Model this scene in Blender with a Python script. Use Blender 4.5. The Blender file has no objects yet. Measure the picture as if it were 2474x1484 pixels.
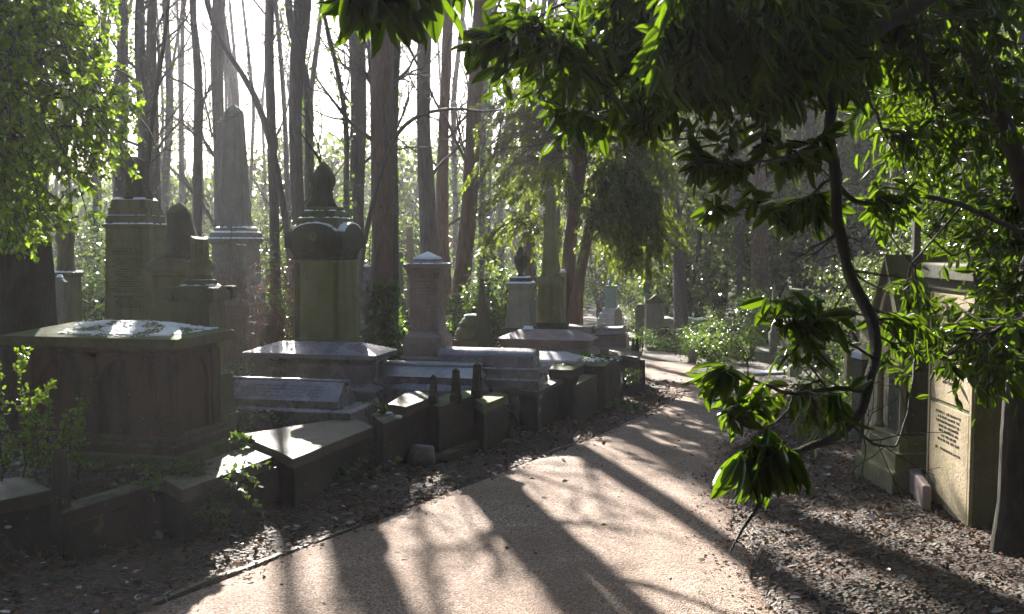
import bpy, bmesh, math, random
import numpy as np
from mathutils import Vector, Matrix, noise
R = math.radians
SC = bpy.context.scene
COL = SC.collection
rng = np.random.default_rng(7)
random.seed(7)

# ------------------------------------------------------------------ camera model
# measurements were taken on a 2473 x 1484 copy of the photograph
EYE = 2.2
PW, PH, PF = 2473.0, 1484.0, 2405.0
PITCH = math.atan(152.0 / PF)
SUN_AZ, SUN_EL = -13.5, 27.0

def ray(px, py):
    x, u, f = px - PW / 2, PH / 2 - py, PF
    return (x, f * math.cos(PITCH) + u * math.sin(PITCH), -f * math.sin(PITCH) + u * math.cos(PITCH))

def W(px, py, d):
    r = ray(px, py); k = d / r[1]
    return Vector((r[0] * k, d, EYE + r[2] * k))

def G(px, py, z):
    r = ray(px, py); k = (z - EYE) / r[2]
    return Vector((r[0] * k, r[1] * k, z))

def sm(a, b, t):
    t = min(1, max(0, (t - a) / (b - a))); return t * t * (3 - 2 * t)

def base_z(x, y):
    z = -0.035 * max(0.0, min(y, 60) - 13)
    return z

def gpix(px, py):
    """the ground point seen at a pixel of the measured copy"""
    r = ray(px, py); lo, hi = 2.0, 200.0
    for _ in range(50):
        m = (lo + hi) / 2; k = m / r[1]
        if EYE + r[2] * k > base_z(r[0] * k, m): lo = m
        else: hi = m
    k = lo / r[1]
    return Vector((r[0] * k, lo, EYE + r[2] * k))

# ------------------------------------------------------------------ plain helpers
def tag(o, label=None, cat=None, group=None, kind=None):
    if label: o['label'] = label
    if cat: o['category'] = cat
    if group: o['group'] = group
    if kind: o['kind'] = kind
    return o

def thing(name, label, cat, loc=(0, 0, 0), rotz=0.0, group=None, tilt=(0, 0)):
    o = bpy.data.objects.new(name, None); COL.objects.link(o)
    o.empty_display_size = 0.1
    o.location = loc; o.rotation_euler = (tilt[0], tilt[1], rotz)
    return tag(o, label, cat, group)

def mesh_obj(name, V, F, mat, parent=None, smooth=False):
    me = bpy.data.meshes.new(name)
    V = np.asarray(V, dtype=np.float32)
    if isinstance(F, np.ndarray):
        n, k = F.shape
        me.vertices.add(len(V)); me.vertices.foreach_set('co', V.ravel())
        me.loops.add(n * k); me.loops.foreach_set('vertex_index', F.astype(np.int32).ravel())
        me.polygons.add(n)
        me.polygons.foreach_set('loop_start', np.arange(0, n * k, k, dtype=np.int32))
        me.polygons.foreach_set('loop_total', np.full(n, k, dtype=np.int32))
        me.update(calc_edges=True)
    else:
        me.from_pydata(V.tolist(), [], F); me.update()
    if smooth: me.polygons.foreach_set('use_smooth', np.ones(len(me.polygons), dtype=bool))
    me.materials.append(mat)
    o = bpy.data.objects.new(name, me); COL.objects.link(o)
    if parent: o.parent = parent
    return o

class MB:
    def __init__(s): s.v = []; s.f = []
    def add(s, V, F):
        n = len(s.v); s.v += [tuple(p) for p in V]; s.f += [tuple(i + n for i in f) for f in F]; return s
    def box(s, x0, x1, y0, y1, z0, z1):
        return s.add([(x0,y0,z0),(x1,y0,z0),(x1,y1,z0),(x0,y1,z0),(x0,y0,z1),(x1,y0,z1),(x1,y1,z1),(x0,y1,z1)],
                     [(0,3,2,1),(4,5,6,7),(0,1,5,4),(1,2,6,5),(2,3,7,6),(3,0,4,7)])
    def rings(s, rs, close_top=True, close_bot=True):
        m = len(rs[0]); V = [p for r in rs for p in r]; F = []
        for i in range(len(rs) - 1):
            for j in range(m):
                k = (j + 1) % m
                F.append((i*m+j, i*m+k, (i+1)*m+k, (i+1)*m+j))
        if close_bot: F.append(tuple(range(m - 1, -1, -1)))
        if close_top: F.append(tuple((len(rs)-1)*m + j for j in range(m)))
        return s.add(V, F)
    def loft(s, secs, cx=0, cy=0):
        """secs: (z, half width, half depth)"""
        return s.rings([[(cx-a,cy-b,z),(cx+a,cy-b,z),(cx+a,cy+b,z),(cx-a,cy+b,z)] for z,a,b in secs])
    def lathe(s, secs, n=28, cx=0, cy=0, f=None):
        rs = []
        for z, r in secs:
            ring = []
            for j in range(n):
                a = 2*math.pi*j/n; q = r if f is None else f(a, z, r)
                ring.append((cx+q*math.cos(a), cy+q*math.sin(a), z))
            rs.append(ring)
        return s.rings(rs)
    def prism(s, poly, z0, z1, top=None):
        top = top or poly
        return s.rings([[(x,y,z0) for x,y in poly],[(x,y,z1) for x,y in top]])
    def extr_y(s, prof, y0, y1):
        """prof: (x, z) closed outline counter-clockwise seen from -y"""
        n = len(prof)
        V = [(x,y0,z) for x,z in prof] + [(x,y1,z) for x,z in prof]
        F = [(j,(j+1)%n,n+(j+1)%n,n+j) for j in range(n)] + [tuple(range(n-1,-1,-1)), tuple(range(n,2*n))]
        return s.add(V, F)
    def extr_x(s, prof, x0, x1):
        n = len(prof)
        V = [(x0,y,z) for y,z in prof] + [(x1,y,z) for y,z in prof]
        F = [(j,(j+1)%n,n+(j+1)%n,n+j) for j in range(n)] + [tuple(range(n-1,-1,-1)), tuple(range(n,2*n))]
        return s.add(V, F)
    def build(s, name, mat, parent=None, bevel=0.0, smooth=False, rough=0.0):
        me = bpy.data.meshes.new(name); bm = bmesh.new()
        vs = [bm.verts.new(p) for p in s.v]
        for f in s.f:
            try: bm.faces.new([vs[i] for i in f])
            except ValueError: pass
        bmesh.ops.recalc_face_normals(bm, faces=bm.faces)
        if rough > 0:
            ed = [e for e in bm.edges if e.calc_length() > 0.12]
            bmesh.ops.subdivide_edges(bm, edges=ed, cuts=3, use_grid_fill=True)
            bmesh.ops.triangulate(bm, faces=[f for f in bm.faces if len(f.verts) > 4])
            sd = random.random() * 50
            for v in bm.verts:
                v.co += noise.noise_vector(v.co * 7 + Vector((sd, 0, 0))) * rough
        if bevel > 0:
            ed = [e for e in bm.edges if len(e.link_faces) == 2 and e.calc_face_angle(0) > 0.5]
            bmesh.ops.bevel(bm, geom=ed, offset=bevel, segments=2, profile=0.6, affect='EDGES', clamp_overlap=True)
        bm.to_mesh(me); bm.free()
        if smooth:
            for p in me.polygons: p.use_smooth = True
        me.materials.append(mat)
        o = bpy.data.objects.new(name, me); COL.objects.link(o)
        if parent: o.parent = parent
        return o

# ------------------------------------------------------------------ materials
class NT:
    def __init__(s, name):
        s.m = bpy.data.materials.new(name); s.m.use_nodes = True
        s.t = s.m.node_tree; s.t.nodes.clear()
        s.out = s.n('ShaderNodeOutputMaterial')
    def n(s, t, **kw):
        o = s.t.nodes.new(t)
        for k, v in kw.items():
            if hasattr(o, k) and k not in ('Scale',): setattr(o, k, v)
            else: o.inputs[k].default_value = v
        return o
    def l(s, a, b): s.t.links.new(a, b)
    def ramp(s, fac, stops):
        r = s.n('ShaderNodeValToRGB'); e = r.color_ramp.elements
        while len(e) > 1: e.remove(e[0])
        e[0].position = stops[0][0]; e[0].color = (*stops[0][1], 1) if not isinstance(stops[0][1], float) else (stops[0][1],)*3 + (1,)
        for p, c in stops[1:]:
            q = e.new(p); q.color = (*c, 1) if not isinstance(c, float) else (c, c, c, 1)
        s.l(fac, r.inputs[0]); return r.outputs[0]
    def noise(s, vec, scale, detail=4, rough=0.55):
        o = s.n('ShaderNodeTexNoise'); o.inputs['Scale'].default_value = scale
        o.inputs['Detail'].default_value = detail; o.inputs['Roughness'].default_value = rough
        if vec is not None: s.l(vec, o.inputs['Vector'])
        return o.outputs[0]
    def mix(s, fac, a, b, blend='MIX'):
        o = s.n('ShaderNodeMix'); o.data_type = 'RGBA'; o.blend_type = blend
        for i, v in ((0, fac), (6, a), (7, b)):
            if isinstance(v, (int, float)): o.inputs[i].default_value = v
            elif isinstance(v, tuple): o.inputs[i].default_value = (*v, 1)
            else: s.l(v, o.inputs[i])
        return o.outputs[2]
    def math(s, op, a, b=0.0):
        o = s.n('ShaderNodeMath'); o.operation = op
        for i, v in ((0, a), (1, b)):
            if isinstance(v, (int, float)): o.inputs[i].default_value = v
            else: s.l(v, o.inputs[i])
        return o.outputs[0]
    def coord(s, scale=(1, 1, 1)):
        g = s.n('ShaderNodeNewGeometry'); m = s.n('ShaderNodeMapping')
        m.inputs['Scale'].default_value = scale
        s.l(g.outputs['Position'], m.inputs['Vector']); return m.outputs[0]

def stone(name, c1, c2, moss=0.3, rough=0.85, scale=1.0, mosscol=(0.075, 0.095, 0.022), bump=0.5, stain=0.5):
    t = NT(name)
    p = t.n('ShaderNodeBsdfPrincipled')
    v = t.coord(); vs = t.coord((1, 1, 0.12))
    n1 = t.noise(v, 3.0 * scale, 6, 0.65); n2 = t.noise(v, 45 * scale, 5, 0.7); n3 = t.noise(vs, 9 * scale, 5, 0.65)
    col = t.mix(t.ramp(n1, [(0.3, 0.0), (0.7, 1.0)]), c1, c2)
    dk = tuple(q * 0.28 for q in c1)
    col = t.mix(t.math('MULTIPLY', t.ramp(n3, [(0.48, 0.0), (0.68, 1.0)]), stain), col, dk)
    col = t.mix(0.55, col, t.ramp(n2, [(0.25, 0.35), (0.75, 1.0)]), 'MULTIPLY')
    # lichen
    vo = t.n('ShaderNodeTexVoronoi'); vo.inputs['Scale'].default_value = 26 * scale; t.l(v, vo.inputs['Vector'])
    lich = t.math('MULTIPLY', t.ramp(vo.outputs['Distance'], [(0.18, 1.0), (0.3, 0.0)]), t.ramp(t.noise(v, 6, 3), [(0.54, 0.0), (0.66, 0.5)]))
    col = t.mix(lich, col, (0.22, 0.22, 0.15))
    if moss > 0:
        g = t.n('ShaderNodeNewGeometry'); sx = t.n('ShaderNodeSeparateXYZ'); t.l(g.outputs['Normal'], sx.inputs[0])
        up = t.math('MULTIPLY', t.math('MAXIMUM', sx.outputs['Z'], 0.0), 0.22)
        nm = t.math('ADD', t.noise(v, 4.5, 7, 0.7), up)
        k = 0.78 - 0.4 * moss
        fac = t.ramp(nm, [(k, 0.0), (k + 0.1, 1.0)])
        mc = t.mix(t.noise(v, 60, 3), tuple(q * 0.6 for q in mosscol), tuple(q * 1.5 for q in mosscol))
        col = t.mix(fac, col, mc)
    t.l(col, p.inputs['Base Color'])
    rr = t.ramp(n1, [(0.3, max(0.1, rough - 0.1)), (0.7, min(1.0, rough + 0.1))]); t.l(rr, p.inputs['Roughness'])
    b = t.n('ShaderNodeBump'); b.inputs['Strength'].default_value = bump; b.inputs['Distance'].default_value = 0.02
    h = t.math('ADD', t.math('MULTIPLY', n2, 0.5), t.math('MULTIPLY', t.noise(v, 12, 6, 0.7), 0.8))
    t.l(h, b.inputs['Height']); t.l(b.outputs[0], p.inputs['Normal'])
    t.l(p.outputs[0], t.out.inputs[0]); return t.m

def granite(name, c1, c2, rough=0.3):
    t = NT(name); p = t.n('ShaderNodeBsdfPrincipled'); v = t.coord()
    vo = t.n('ShaderNodeTexVoronoi'); vo.inputs['Scale'].default_value = 160; t.l(v, vo.inputs['Vector'])
    col = t.mix(t.ramp(vo.outputs['Color'], [(0.2, 0.0), (0.8, 1.0)]), c1, c2)
    col = t.mix(t.math('MULTIPLY', t.ramp(t.noise(v, 5, 6, .7), [(0.45, 0.0), (0.7, 1.0)]), .6), col, tuple(q * .35 for q in c1))
    t.l(col, p.inputs['Base Color']); p.inputs['Specular IOR Level'].default_value = .85
    t.l(t.ramp(t.noise(v, 4, 6, .65), [(0.3, rough - .08), (0.7, rough + .22)]), p.inputs['Roughness'])
    b = t.n('ShaderNodeBump'); b.inputs['Strength'].default_value = 0.12; b.inputs['Distance'].default_value = 0.01
    t.l(t.noise(v, 40, 5), b.inputs['Height']); t.l(b.outputs[0], p.inputs['Normal'])
    t.l(p.outputs[0], t.out.inputs[0]); return t.m

def bark(name, c1, c2, moss=0.3):
    t = NT(name); p = t.n('ShaderNodeBsdfPrincipled'); v = t.coord(); vs = t.coord((1, 1, 0.16))
    n = t.noise(vs, 26, 6, 0.7); n1 = t.noise(v, 2.2, 4)
    col = t.mix(t.ramp(n, [(0.38, 0.0), (0.62, 1.0)]), tuple(q * .45 for q in c1), c1)
    col = t.mix(t.ramp(n1, [(0.4, 0.0), (0.7, 1.0)]), col, c2)
    col = t.mix(t.math('MULTIPLY', t.ramp(t.noise(v, 5, 5, .7), [(0.5, 0.0), (0.62, 1.0)]), moss), col, (0.06, 0.075, 0.025))
    t.l(col, p.inputs['Base Color']); p.inputs['Roughness'].default_value = 0.85
    b = t.n('ShaderNodeBump'); b.inputs['Strength'].default_value = 0.9; b.inputs['Distance'].default_value = 0.03
    t.l(n, b.inputs['Height']); t.l(b.outputs[0], p.inputs['Normal'])
    t.l(p.outputs[0], t.out.inputs[0]); return t.m

def leafmat(name, c1, c2, tc, trans=0.42, rough=0.28, spec=0.5):
    t = NT(name); p = t.n('ShaderNodeBsdfPrincipled'); g = t.n('ShaderNodeNewGeometry')
    rnd = g.outputs['Random Per Island']
    t.l(t.mix(rnd, c1, c2), p.inputs['Base Color'])
    p.inputs['Roughness'].default_value = rough
    p.inputs['Specular IOR Level'].default_value = spec
    tr = t.n('ShaderNodeBsdfTranslucent')
    t.l(t.mix(rnd, tuple(q * .7 for q in tc), tuple(q * 1.2 for q in tc)), tr.inputs[0])
    m = t.n('ShaderNodeMixShader'); m.inputs[0].default_value = trans
    t.l(p.outputs[0], m.inputs[1]); t.l(tr.outputs[0], m.inputs[2]); t.l(m.outputs[0], t.out.inputs[0]); return t.m

def snowmat():
    t = NT('snow'); p = t.n('ShaderNodeBsdfPrincipled')
    p.inputs['Base Color'].default_value = (0.82, 0.83, 0.86, 1); p.inputs['Roughness'].default_value = 0.55
    p.inputs['Subsurface Weight'].default_value = 0.0
    b = t.n('ShaderNodeBump'); b.inputs['Strength'].default_value = 0.6; b.inputs['Distance'].default_value = 0.01
    t.l(t.noise(t.coord(), 90, 5, .7), b.inputs['Height']); t.l(b.outputs[0], p.inputs['Normal'])
    t.l(p.outputs[0], t.out.inputs[0]); return t.m

def flat(name, c, rough=0.7):
    t = NT(name); p = t.n('ShaderNodeBsdfPrincipled')
    v = t.coord()
    t.l(t.mix(t.ramp(t.noise(v, 30, 4), [(.3, 0.), (.7, 1.)]), tuple(q * .7 for q in c), tuple(min(1, q * 1.2) for q in c)), p.inputs['Base Color'])
    p.inputs['Roughness'].default_value = rough; t.l(p.outputs[0], t.out.inputs[0]); return t.m

def soilmat():
    t = NT('leafy_soil'); p = t.n('ShaderNodeBsdfPrincipled'); v = t.coord()
    vo = t.n('ShaderNodeTexVoronoi'); vo.inputs['Scale'].default_value = 34; t.l(v, vo.inputs['Vector'])
    c = t.ramp(vo.outputs['Color'], [(0.15, (0.018, 0.011, 0.007)), (0.5, (0.04, 0.024, 0.015)), (0.8, (0.075, 0.048, 0.033)), (0.95, (0.13, 0.095, 0.072))])
    c = t.mix(t.ramp(t.noise(v, 3, 6, .7), [(0.35, 0.), (0.7, 1.)]), c, (0.03, 0.02, 0.012))
    g = t.ramp(t.noise(v, 0.9, 5, .7), [(0.52, 0.), (0.66, .75)])
    c = t.mix(g, c, t.mix(t.noise(v, 50, 3), (0.015, 0.022, 0.006), (0.05, 0.07, 0.018)))
    t.l(c, p.inputs['Base Color']); p.inputs['Roughness'].default_value = 0.75
    b = t.n('ShaderNodeBump'); b.inputs['Strength'].default_value = 1.0; b.inputs['Distance'].default_value = 0.03
    t.l(t.math('ADD', vo.outputs['Distance'], t.noise(v, 14, 5, .7)), b.inputs['Height']); t.l(b.outputs[0], p.inputs['Normal'])
    t.l(p.outputs[0], t.out.inputs[0]); return t.m

def gravelmat():
    t = NT('path_gravel'); p = t.n('ShaderNodeBsdfPrincipled'); v = t.coord()
    vo = t.n('ShaderNodeTexVoronoi'); vo.inputs['Scale'].default_value = 95; t.l(v, vo.inputs['Vector'])
    c = t.ramp(vo.outputs['Color'], [(0.1, (0.10, 0.065, 0.045)), (0.35, (0.235, 0.165, 0.125)), (0.7, (0.36, 0.27, 0.215)), (0.95, (0.55, 0.46, 0.39))])
    c = t.mix(t.ramp(t.noise(v, 1.3, 6, .7), [(0.42, 0.), (0.68, .5)]), c, (0.13, 0.085, 0.06))
    sp = t.math('MULTIPLY', t.ramp(t.noise(v, 42, 3, .6), [(0.60, 0.), (0.66, 1.)]), .8)
    c = t.mix(sp, c, (0.05, 0.033, 0.025))
    c = t.mix(t.ramp(t.noise(v, .55, 5, .6), [(0.45, 0.), (0.6, .45)]), c, (0.15, 0.095, 0.066))
    t.l(c, p.inputs['Base Color']); p.inputs['Roughness'].default_value = 0.85; p.inputs['Specular IOR Level'].default_value = 0.3
    b = t.n('ShaderNodeBump'); b.inputs['Strength'].default_value = 0.9; b.inputs['Distance'].default_value = 0.012
    h = t.math('ADD', t.math('MULTIPLY', vo.outputs['Distance'], 0.8), t.math('MULTIPLY', t.noise(v, 9, 6, .65), 1.6))
    t.l(h, b.inputs['Height']); t.l(b.outputs[0], p.inputs['Normal'])
    t.l(p.outputs[0], t.out.inputs[0]); return t.m

M = {}
M['green'] = stone('green_stained_sandstone', (0.27, 0.25, 0.125), (0.17, 0.19, 0.06), 0.36, 0.9)
M['olive'] = stone('olive_sandstone', (0.24, 0.22, 0.125), (0.16, 0.16, 0.065), 0.3, 0.9)
M['brown'] = stone('brown_sandstone', (0.13, 0.068, 0.043), (0.08, 0.06, 0.034), 0.25, 0.9, stain=.7)
M['dark'] = stone('blackened_stone', (0.085, 0.078, 0.05), (0.055, 0.062, 0.03), 0.45, 0.9)
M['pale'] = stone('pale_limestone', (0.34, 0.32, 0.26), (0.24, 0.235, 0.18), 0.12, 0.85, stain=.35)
M['mossy'] = stone('mossy_sandstone', (0.17, 0.15, 0.085), (0.12, 0.12, 0.05), 0.75, 0.9)
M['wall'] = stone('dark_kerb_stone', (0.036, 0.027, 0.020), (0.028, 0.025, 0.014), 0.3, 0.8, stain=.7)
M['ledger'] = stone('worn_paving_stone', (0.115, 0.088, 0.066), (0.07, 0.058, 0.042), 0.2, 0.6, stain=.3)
M['lit'] = stone('sunlit_cream_sandstone', (0.52, 0.41, 0.27), (0.42, 0.35, 0.19), 0.2, 0.85, stain=.3)  # cream tone with sunlight put into it, set against olive and dark stone
M['pink'] = granite('pink_granite', (0.19, 0.135, 0.13), (0.30, 0.23, 0.22), 0.36)
M['slab'] = granite('grey_purple_granite', (0.15, 0.135, 0.165), (0.26, 0.24, 0.285), 0.2)
M['marble'] = granite('blue_white_marble', (0.30, 0.31, 0.36), (0.45, 0.45, 0.50), 0.38)
M['teal'] = stone('verdigris_metal', (0.14, 0.27, 0.24), (0.22, 0.36, 0.32), 0.0, 0.7, stain=.3)
M['carve'] = flat('cut_lettering', (0.035, 0.03, 0.022))
M['carve_soft'] = flat('worn_lettering', (0.10, 0.09, 0.11))
M['carve_pale'] = flat('pale_cut_lettering', (0.42, 0.36, 0.33))
M['snow'] = snowmat()
M['bark'] = bark('grey_bark', (0.125, 0.108, 0.102), (0.088, 0.080, 0.070), .25)
M['bark_red'] = bark('red_brown_bark', (0.175, 0.108, 0.078), (0.125, 0.085, 0.064), .1)
M['bark_dark'] = bark('dark_wet_bark', (0.055, 0.042, 0.032), (0.035, 0.03, 0.02), .35)
M['twig'] = flat('thin_twigs', (0.11, 0.08, 0.06), .7)
M['laurel'] = leafmat('laurel_leaf', (0.006, 0.014, 0.006), (0.012, 0.026, 0.009), (0.24, 0.42, 0.012), .22, .25, .33)
M['holly'] = leafmat('holly_leaf', (0.022, 0.055, 0.010), (0.06, 0.12, 0.018), (0.32, 0.50, 0.03), .40, .22, .6)
M['ivy'] = leafmat('ivy_leaf', (0.02, 0.045, 0.014), (0.055, 0.085, 0.022), (0.20, 0.33, 0.04), .36, .3, .5)
M['yew'] = leafmat('yew_needle', (0.022, 0.045, 0.014), (0.05, 0.085, 0.02), (0.26, 0.34, 0.03), .45, .5, .3)
M['shrub'] = leafmat('evergreen_shrub_leaf', (0.03, 0.05, 0.022), (0.065, 0.095, 0.035), (0.20, 0.28, 0.06), .38, .2, .8)
M['dead'] = leafmat('dead_leaf', (0.035, 0.018, 0.010), (0.17, 0.098, 0.064), (0.20, 0.11, 0.04), .12, .7, .2)
M['deadred'] = leafmat('red_dead_leaf', (0.22, 0.06, 0.03), (0.42, 0.13, 0.05), (0.5, 0.15, 0.05), .35, .5, .3)
M['soil'] = soilmat()
M['gravel'] = gravelmat()
M['bucket'] = flat('grey_plastic', (0.13, 0.115, 0.135), .4)

# ------------------------------------------------------------------ batch tubes and branching
def nrm(a): return a / np.maximum(np.linalg.norm(a, axis=-1, keepdims=True), 1e-9)

def tubes(P, Rr, sides=6):
    """P (B,N,3) polylines, Rr (B,N) radii -> verts, quads"""
    P = np.asarray(P, float); Rr = np.asarray(Rr, float)
    B, N, _ = P.shape
    T = np.empty_like(P); T[:, 1:-1] = P[:, 2:] - P[:, :-2]; T[:, 0] = P[:, 1] - P[:, 0]; T[:, -1] = P[:, -1] - P[:, -2]
    T = nrm(T)
    ref = np.where(np.abs(T[:, :1, 2:3]) > 0.85, np.array([[[1., 0, 0]]]), np.array([[[0, 0, 1.]]]))
    ref = np.repeat(ref, N, axis=1)
    U = nrm(np.cross(T, ref)); V = np.cross(T, U)
    a = np.arange(sides) * 2 * np.pi / sides
    ring = P[:, :, None] + Rr[:, :, None, None] * (U[:, :, None] * np.cos(a)[None, None, :, None] + V[:, :, None] * np.sin(a)[None, None, :, None])
    Vt = ring.reshape(-1, 3)
    b = np.arange(B)[:, None, None] * N * sides; i = np.arange(N - 1)[None, :, None] * sides; j = np.arange(sides)[None, None]
    k = (j + 1) % sides
    F = np.stack([b + i + j, b + i + k, b + i + sides + k, b + i + sides + j], -1).reshape(-1, 4)
    return Vt, F

def join(parts):
    V = []; F = []; n = 0
    for v, f in parts:
        V.append(v); F.append(f + n); n += len(v)
    return np.concatenate(V), np.concatenate(F)

def resample(pts, n):
    pts = np.asarray(pts, float); d = np.r_[0, np.cumsum(np.linalg.norm(np.diff(pts[:, :3], axis=0), axis=1))]
    t = np.linspace(0, d[-1], n)
    out = np.stack([np.interp(t, d, pts[:, k]) for k in range(pts.shape[1])], 1)
    for _ in range(2):
        out[1:-1] = out[1:-1] * .5 + (out[2:] + out[:-2]) * .25
    return out

def spawn(P, Rr, k, L, ang=50, trop=0.0, n=6, t0=.2, t1=1.0, rf=.5, wob=.16, r_min=.002, taper=.25, bias=None, lt=.5):
    P = np.asarray(P, float); Rr = np.asarray(Rr, float); B, N, _ = P.shape
    idx = np.repeat(np.arange(B), k); t = rng.uniform(t0, t1, B * k) * (N - 1) * .999
    i = t.astype(int); f = (t - i)[:, None]
    p = P[idx, i] * (1 - f) + P[idx, i + 1] * f; T = nrm(P[idx, i + 1] - P[idx, i])
    r = Rr[idx, i] * (1 - f[:, 0]) + Rr[idx, i + 1] * f[:, 0]
    q = rng.normal(size=(B * k, 3)); q -= (q * T).sum(1, keepdims=True) * T; q = nrm(q)
    a = np.radians(ang * rng.uniform(.6, 1.3, B * k))[:, None]
    D = T * np.cos(a) + q * np.sin(a)
    if bias is not None: D = nrm(D + np.asarray(bias))
    ln = L * rng.uniform(.55, 1.2, B * k) * (1 - lt * t / (N - 1))
    out = [p]
    for s in range(1, n):
        D = nrm(D + rng.normal(size=D.shape) * wob + np.array([0, 0, trop]) / n)
        p = p + D * (ln / (n - 1))[:, None]; out.append(p)
    Q = np.stack(out, 1); r0 = np.maximum(r * rf, r_min)
    RR = r0[:, None] * np.linspace(1, taper, n)[None]
    return Q, RR

# ------------------------------------------------------------------ leaves
def tmpl_laurel():
    t = [0, .15, .38, .62, .84, 1.0]; w = [0, .11, .17, .17, .10, 0]
    V = [(0, 0, 0)]; idx = {}
    for i in range(1, 5):
        for s in (-1, 0, 1):
            idx[(i, s)] = len(V); V.append((w[i] * s, t[i], -.16 * t[i] ** 2 + (.055 if s else 0)))
    tip = len(V); V.append((0, 1, -.18))
    F = []
    for s in (-1, 1):
        F.append((0, idx[(1, s)], idx[(1, 0)], idx[(1, 0)]))
        for i in range(1, 4): F.append((idx[(i, 0)], idx[(i, s)], idx[(i+1, s)], idx[(i+1, 0)]))
        F.append((idx[(4, 0)], idx[(4, s)], tip, tip))
    return V, F
def tmpl_ivy():
    # five soft lobes folded along the middle
    V = [(0, 0, 0), (0, .5, .0), (0, 1, -.12), (.30, .10, .05), (.52, .38, .04), (.27, .62, .06), (-.30, .10, .05), (-.52, .38, .04), (-.27, .62, .06)]
    F = [(0, 3, 4, 1), (1, 4, 5, 2), (0, 1, 7, 6), (1, 2, 8, 7)]
    return V, F
def tmpl_diamond():
    V = [(0, 0, 0), (.34, .48, .07), (0, 1, -.08), (-.34, .48, .07)]
    return V, [(0, 1, 2, 3)]
def tmpl_oval():
    V = [(0, 0, 0), (.24, .3, .06), (.22, .72, .02), (0, 1, -.1), (-.22, .72, .02), (-.24, .3, .06)]
    return V, [(0, 1, 2, 3), (0, 3, 4, 5)]
def tmpl_needle():
    V = [(0, 0, 0), (.10, .5, .02), (0, 1, -.12), (-.10, .5, .02)]
    return V, [(0, 1, 2, 3)]
def tmpl_curl():
    V = [(-.22, 0.05, .05), (.22, 0, .0), (.36, .5, .16), (.16, 1, .05), (-.14, .95, .12), (-.34, .45, .0)]
    return V, [(0, 1, 2, 5), (5, 2, 3, 4)]
TM = {k: globals()['tmpl_' + k]() for k in ('laurel', 'ivy', 'diamond', 'oval', 'needle', 'curl')}

def leaves(kind, P, D, Nn, L, wide=1.0):
    V0, F0 = TM[kind]; V0 = np.array(V0); n = len(P); m = len(V0)
    D = nrm(D); X = nrm(np.cross(D, Nn)); Z = np.cross(X, D)
    L = np.broadcast_to(np.asarray(L, float), (n,))[:, None, None]
    V = P[:, None] + L * (X[:, None] * V0[None, :, 0:1] * wide + D[:, None] * V0[None, :, 1:2] + Z[:, None] * V0[None, :, 2:3])
    Fq = [f for f in F0 if len(set(f)) == 4]; Ft = [f[:3] for f in F0 if len(set(f)) == 3]
    return V.reshape(-1, 3), Fq, Ft, n, m

def leaf_obj(name, mat, parent, batches, origin=(0, 0, 0), smooth=True):
    """batches: (kind, P, D, N, L, wide)"""
    Vs = []; quads = []; tris = []; off = 0
    for b in batches:
        V, Fq, Ft, n, m = leaves(*b)
        base = (np.arange(n) * m)[:, None, None] + off
        if Fq: quads.append((base + np.array(Fq)[None]).reshape(-1, 4))
        if Ft: tris.append((base + np.array(Ft)[None]).reshape(-1, 3))
        Vs.append(V); off += len(V)
    V = np.concatenate(Vs) - np.array(origin)
    me = bpy.data.meshes.new(name)
    q = np.concatenate(quads) if quads else np.zeros((0, 4), int); t = np.concatenate(tris) if tris else np.zeros((0, 3), int)
    me.vertices.add(len(V)); me.vertices.foreach_set('co', V.astype(np.float32).ravel())
    me.loops.add(q.size + t.size); me.loops.foreach_set('vertex_index', np.r_[q.ravel(), t.ravel()].astype(np.int32))
    me.polygons.add(len(q) + len(t))
    ls = np.r_[np.arange(len(q)) * 4, q.size + np.arange(len(t)) * 3]
    me.polygons.foreach_set('loop_start', ls.astype(np.int32))
    me.polygons.foreach_set('loop_total', np.r_[np.full(len(q), 4), np.full(len(t), 3)].astype(np.int32))
    me.update(calc_edges=True)
    if smooth: me.polygons.foreach_set('use_smooth', np.ones(len(me.polygons), dtype=bool))
    me.materials.append(mat)
    o = bpy.data.objects.new(name, me); COL.objects.link(o)
    if parent: o.parent = parent
    return o

def along(P, k, kind='oval', L=.06, droop=.5, spread=1.0, t0=0.1, wide=1.0, upn=1.0, fwd=.6):
    """k leaves on each polyline"""
    B, N, _ = P.shape
    t = np.tile((np.arange(k) + .5) / k, B) * (1 - t0) + t0
    t = np.clip(t + rng.uniform(-.5, .5, B * k) / k, 0, 1) * (N - 1) * .999
    idx = np.repeat(np.arange(B), k); i = t.astype(int); f = (t - i)[:, None]
    p = P[idx, i] * (1 - f) + P[idx, i + 1] * f; T = nrm(P[idx, i + 1] - P[idx, i])
    q = rng.normal(size=p.shape); q -= (q * T).sum(1, keepdims=True) * T; q = nrm(q)
    D = nrm(T * fwd + q * spread + np.array([0, 0, -droop]))
    Nn = nrm(rng.normal(size=p.shape) * .7 + np.array([0, 0, upn]))
    return (kind, p, D, Nn, L * rng.uniform(.5, 1.25, B * k), wide)
HAZE = 0.0009; SKY = 0.05; SUN = 5.0; EXPO = 2.4

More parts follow.
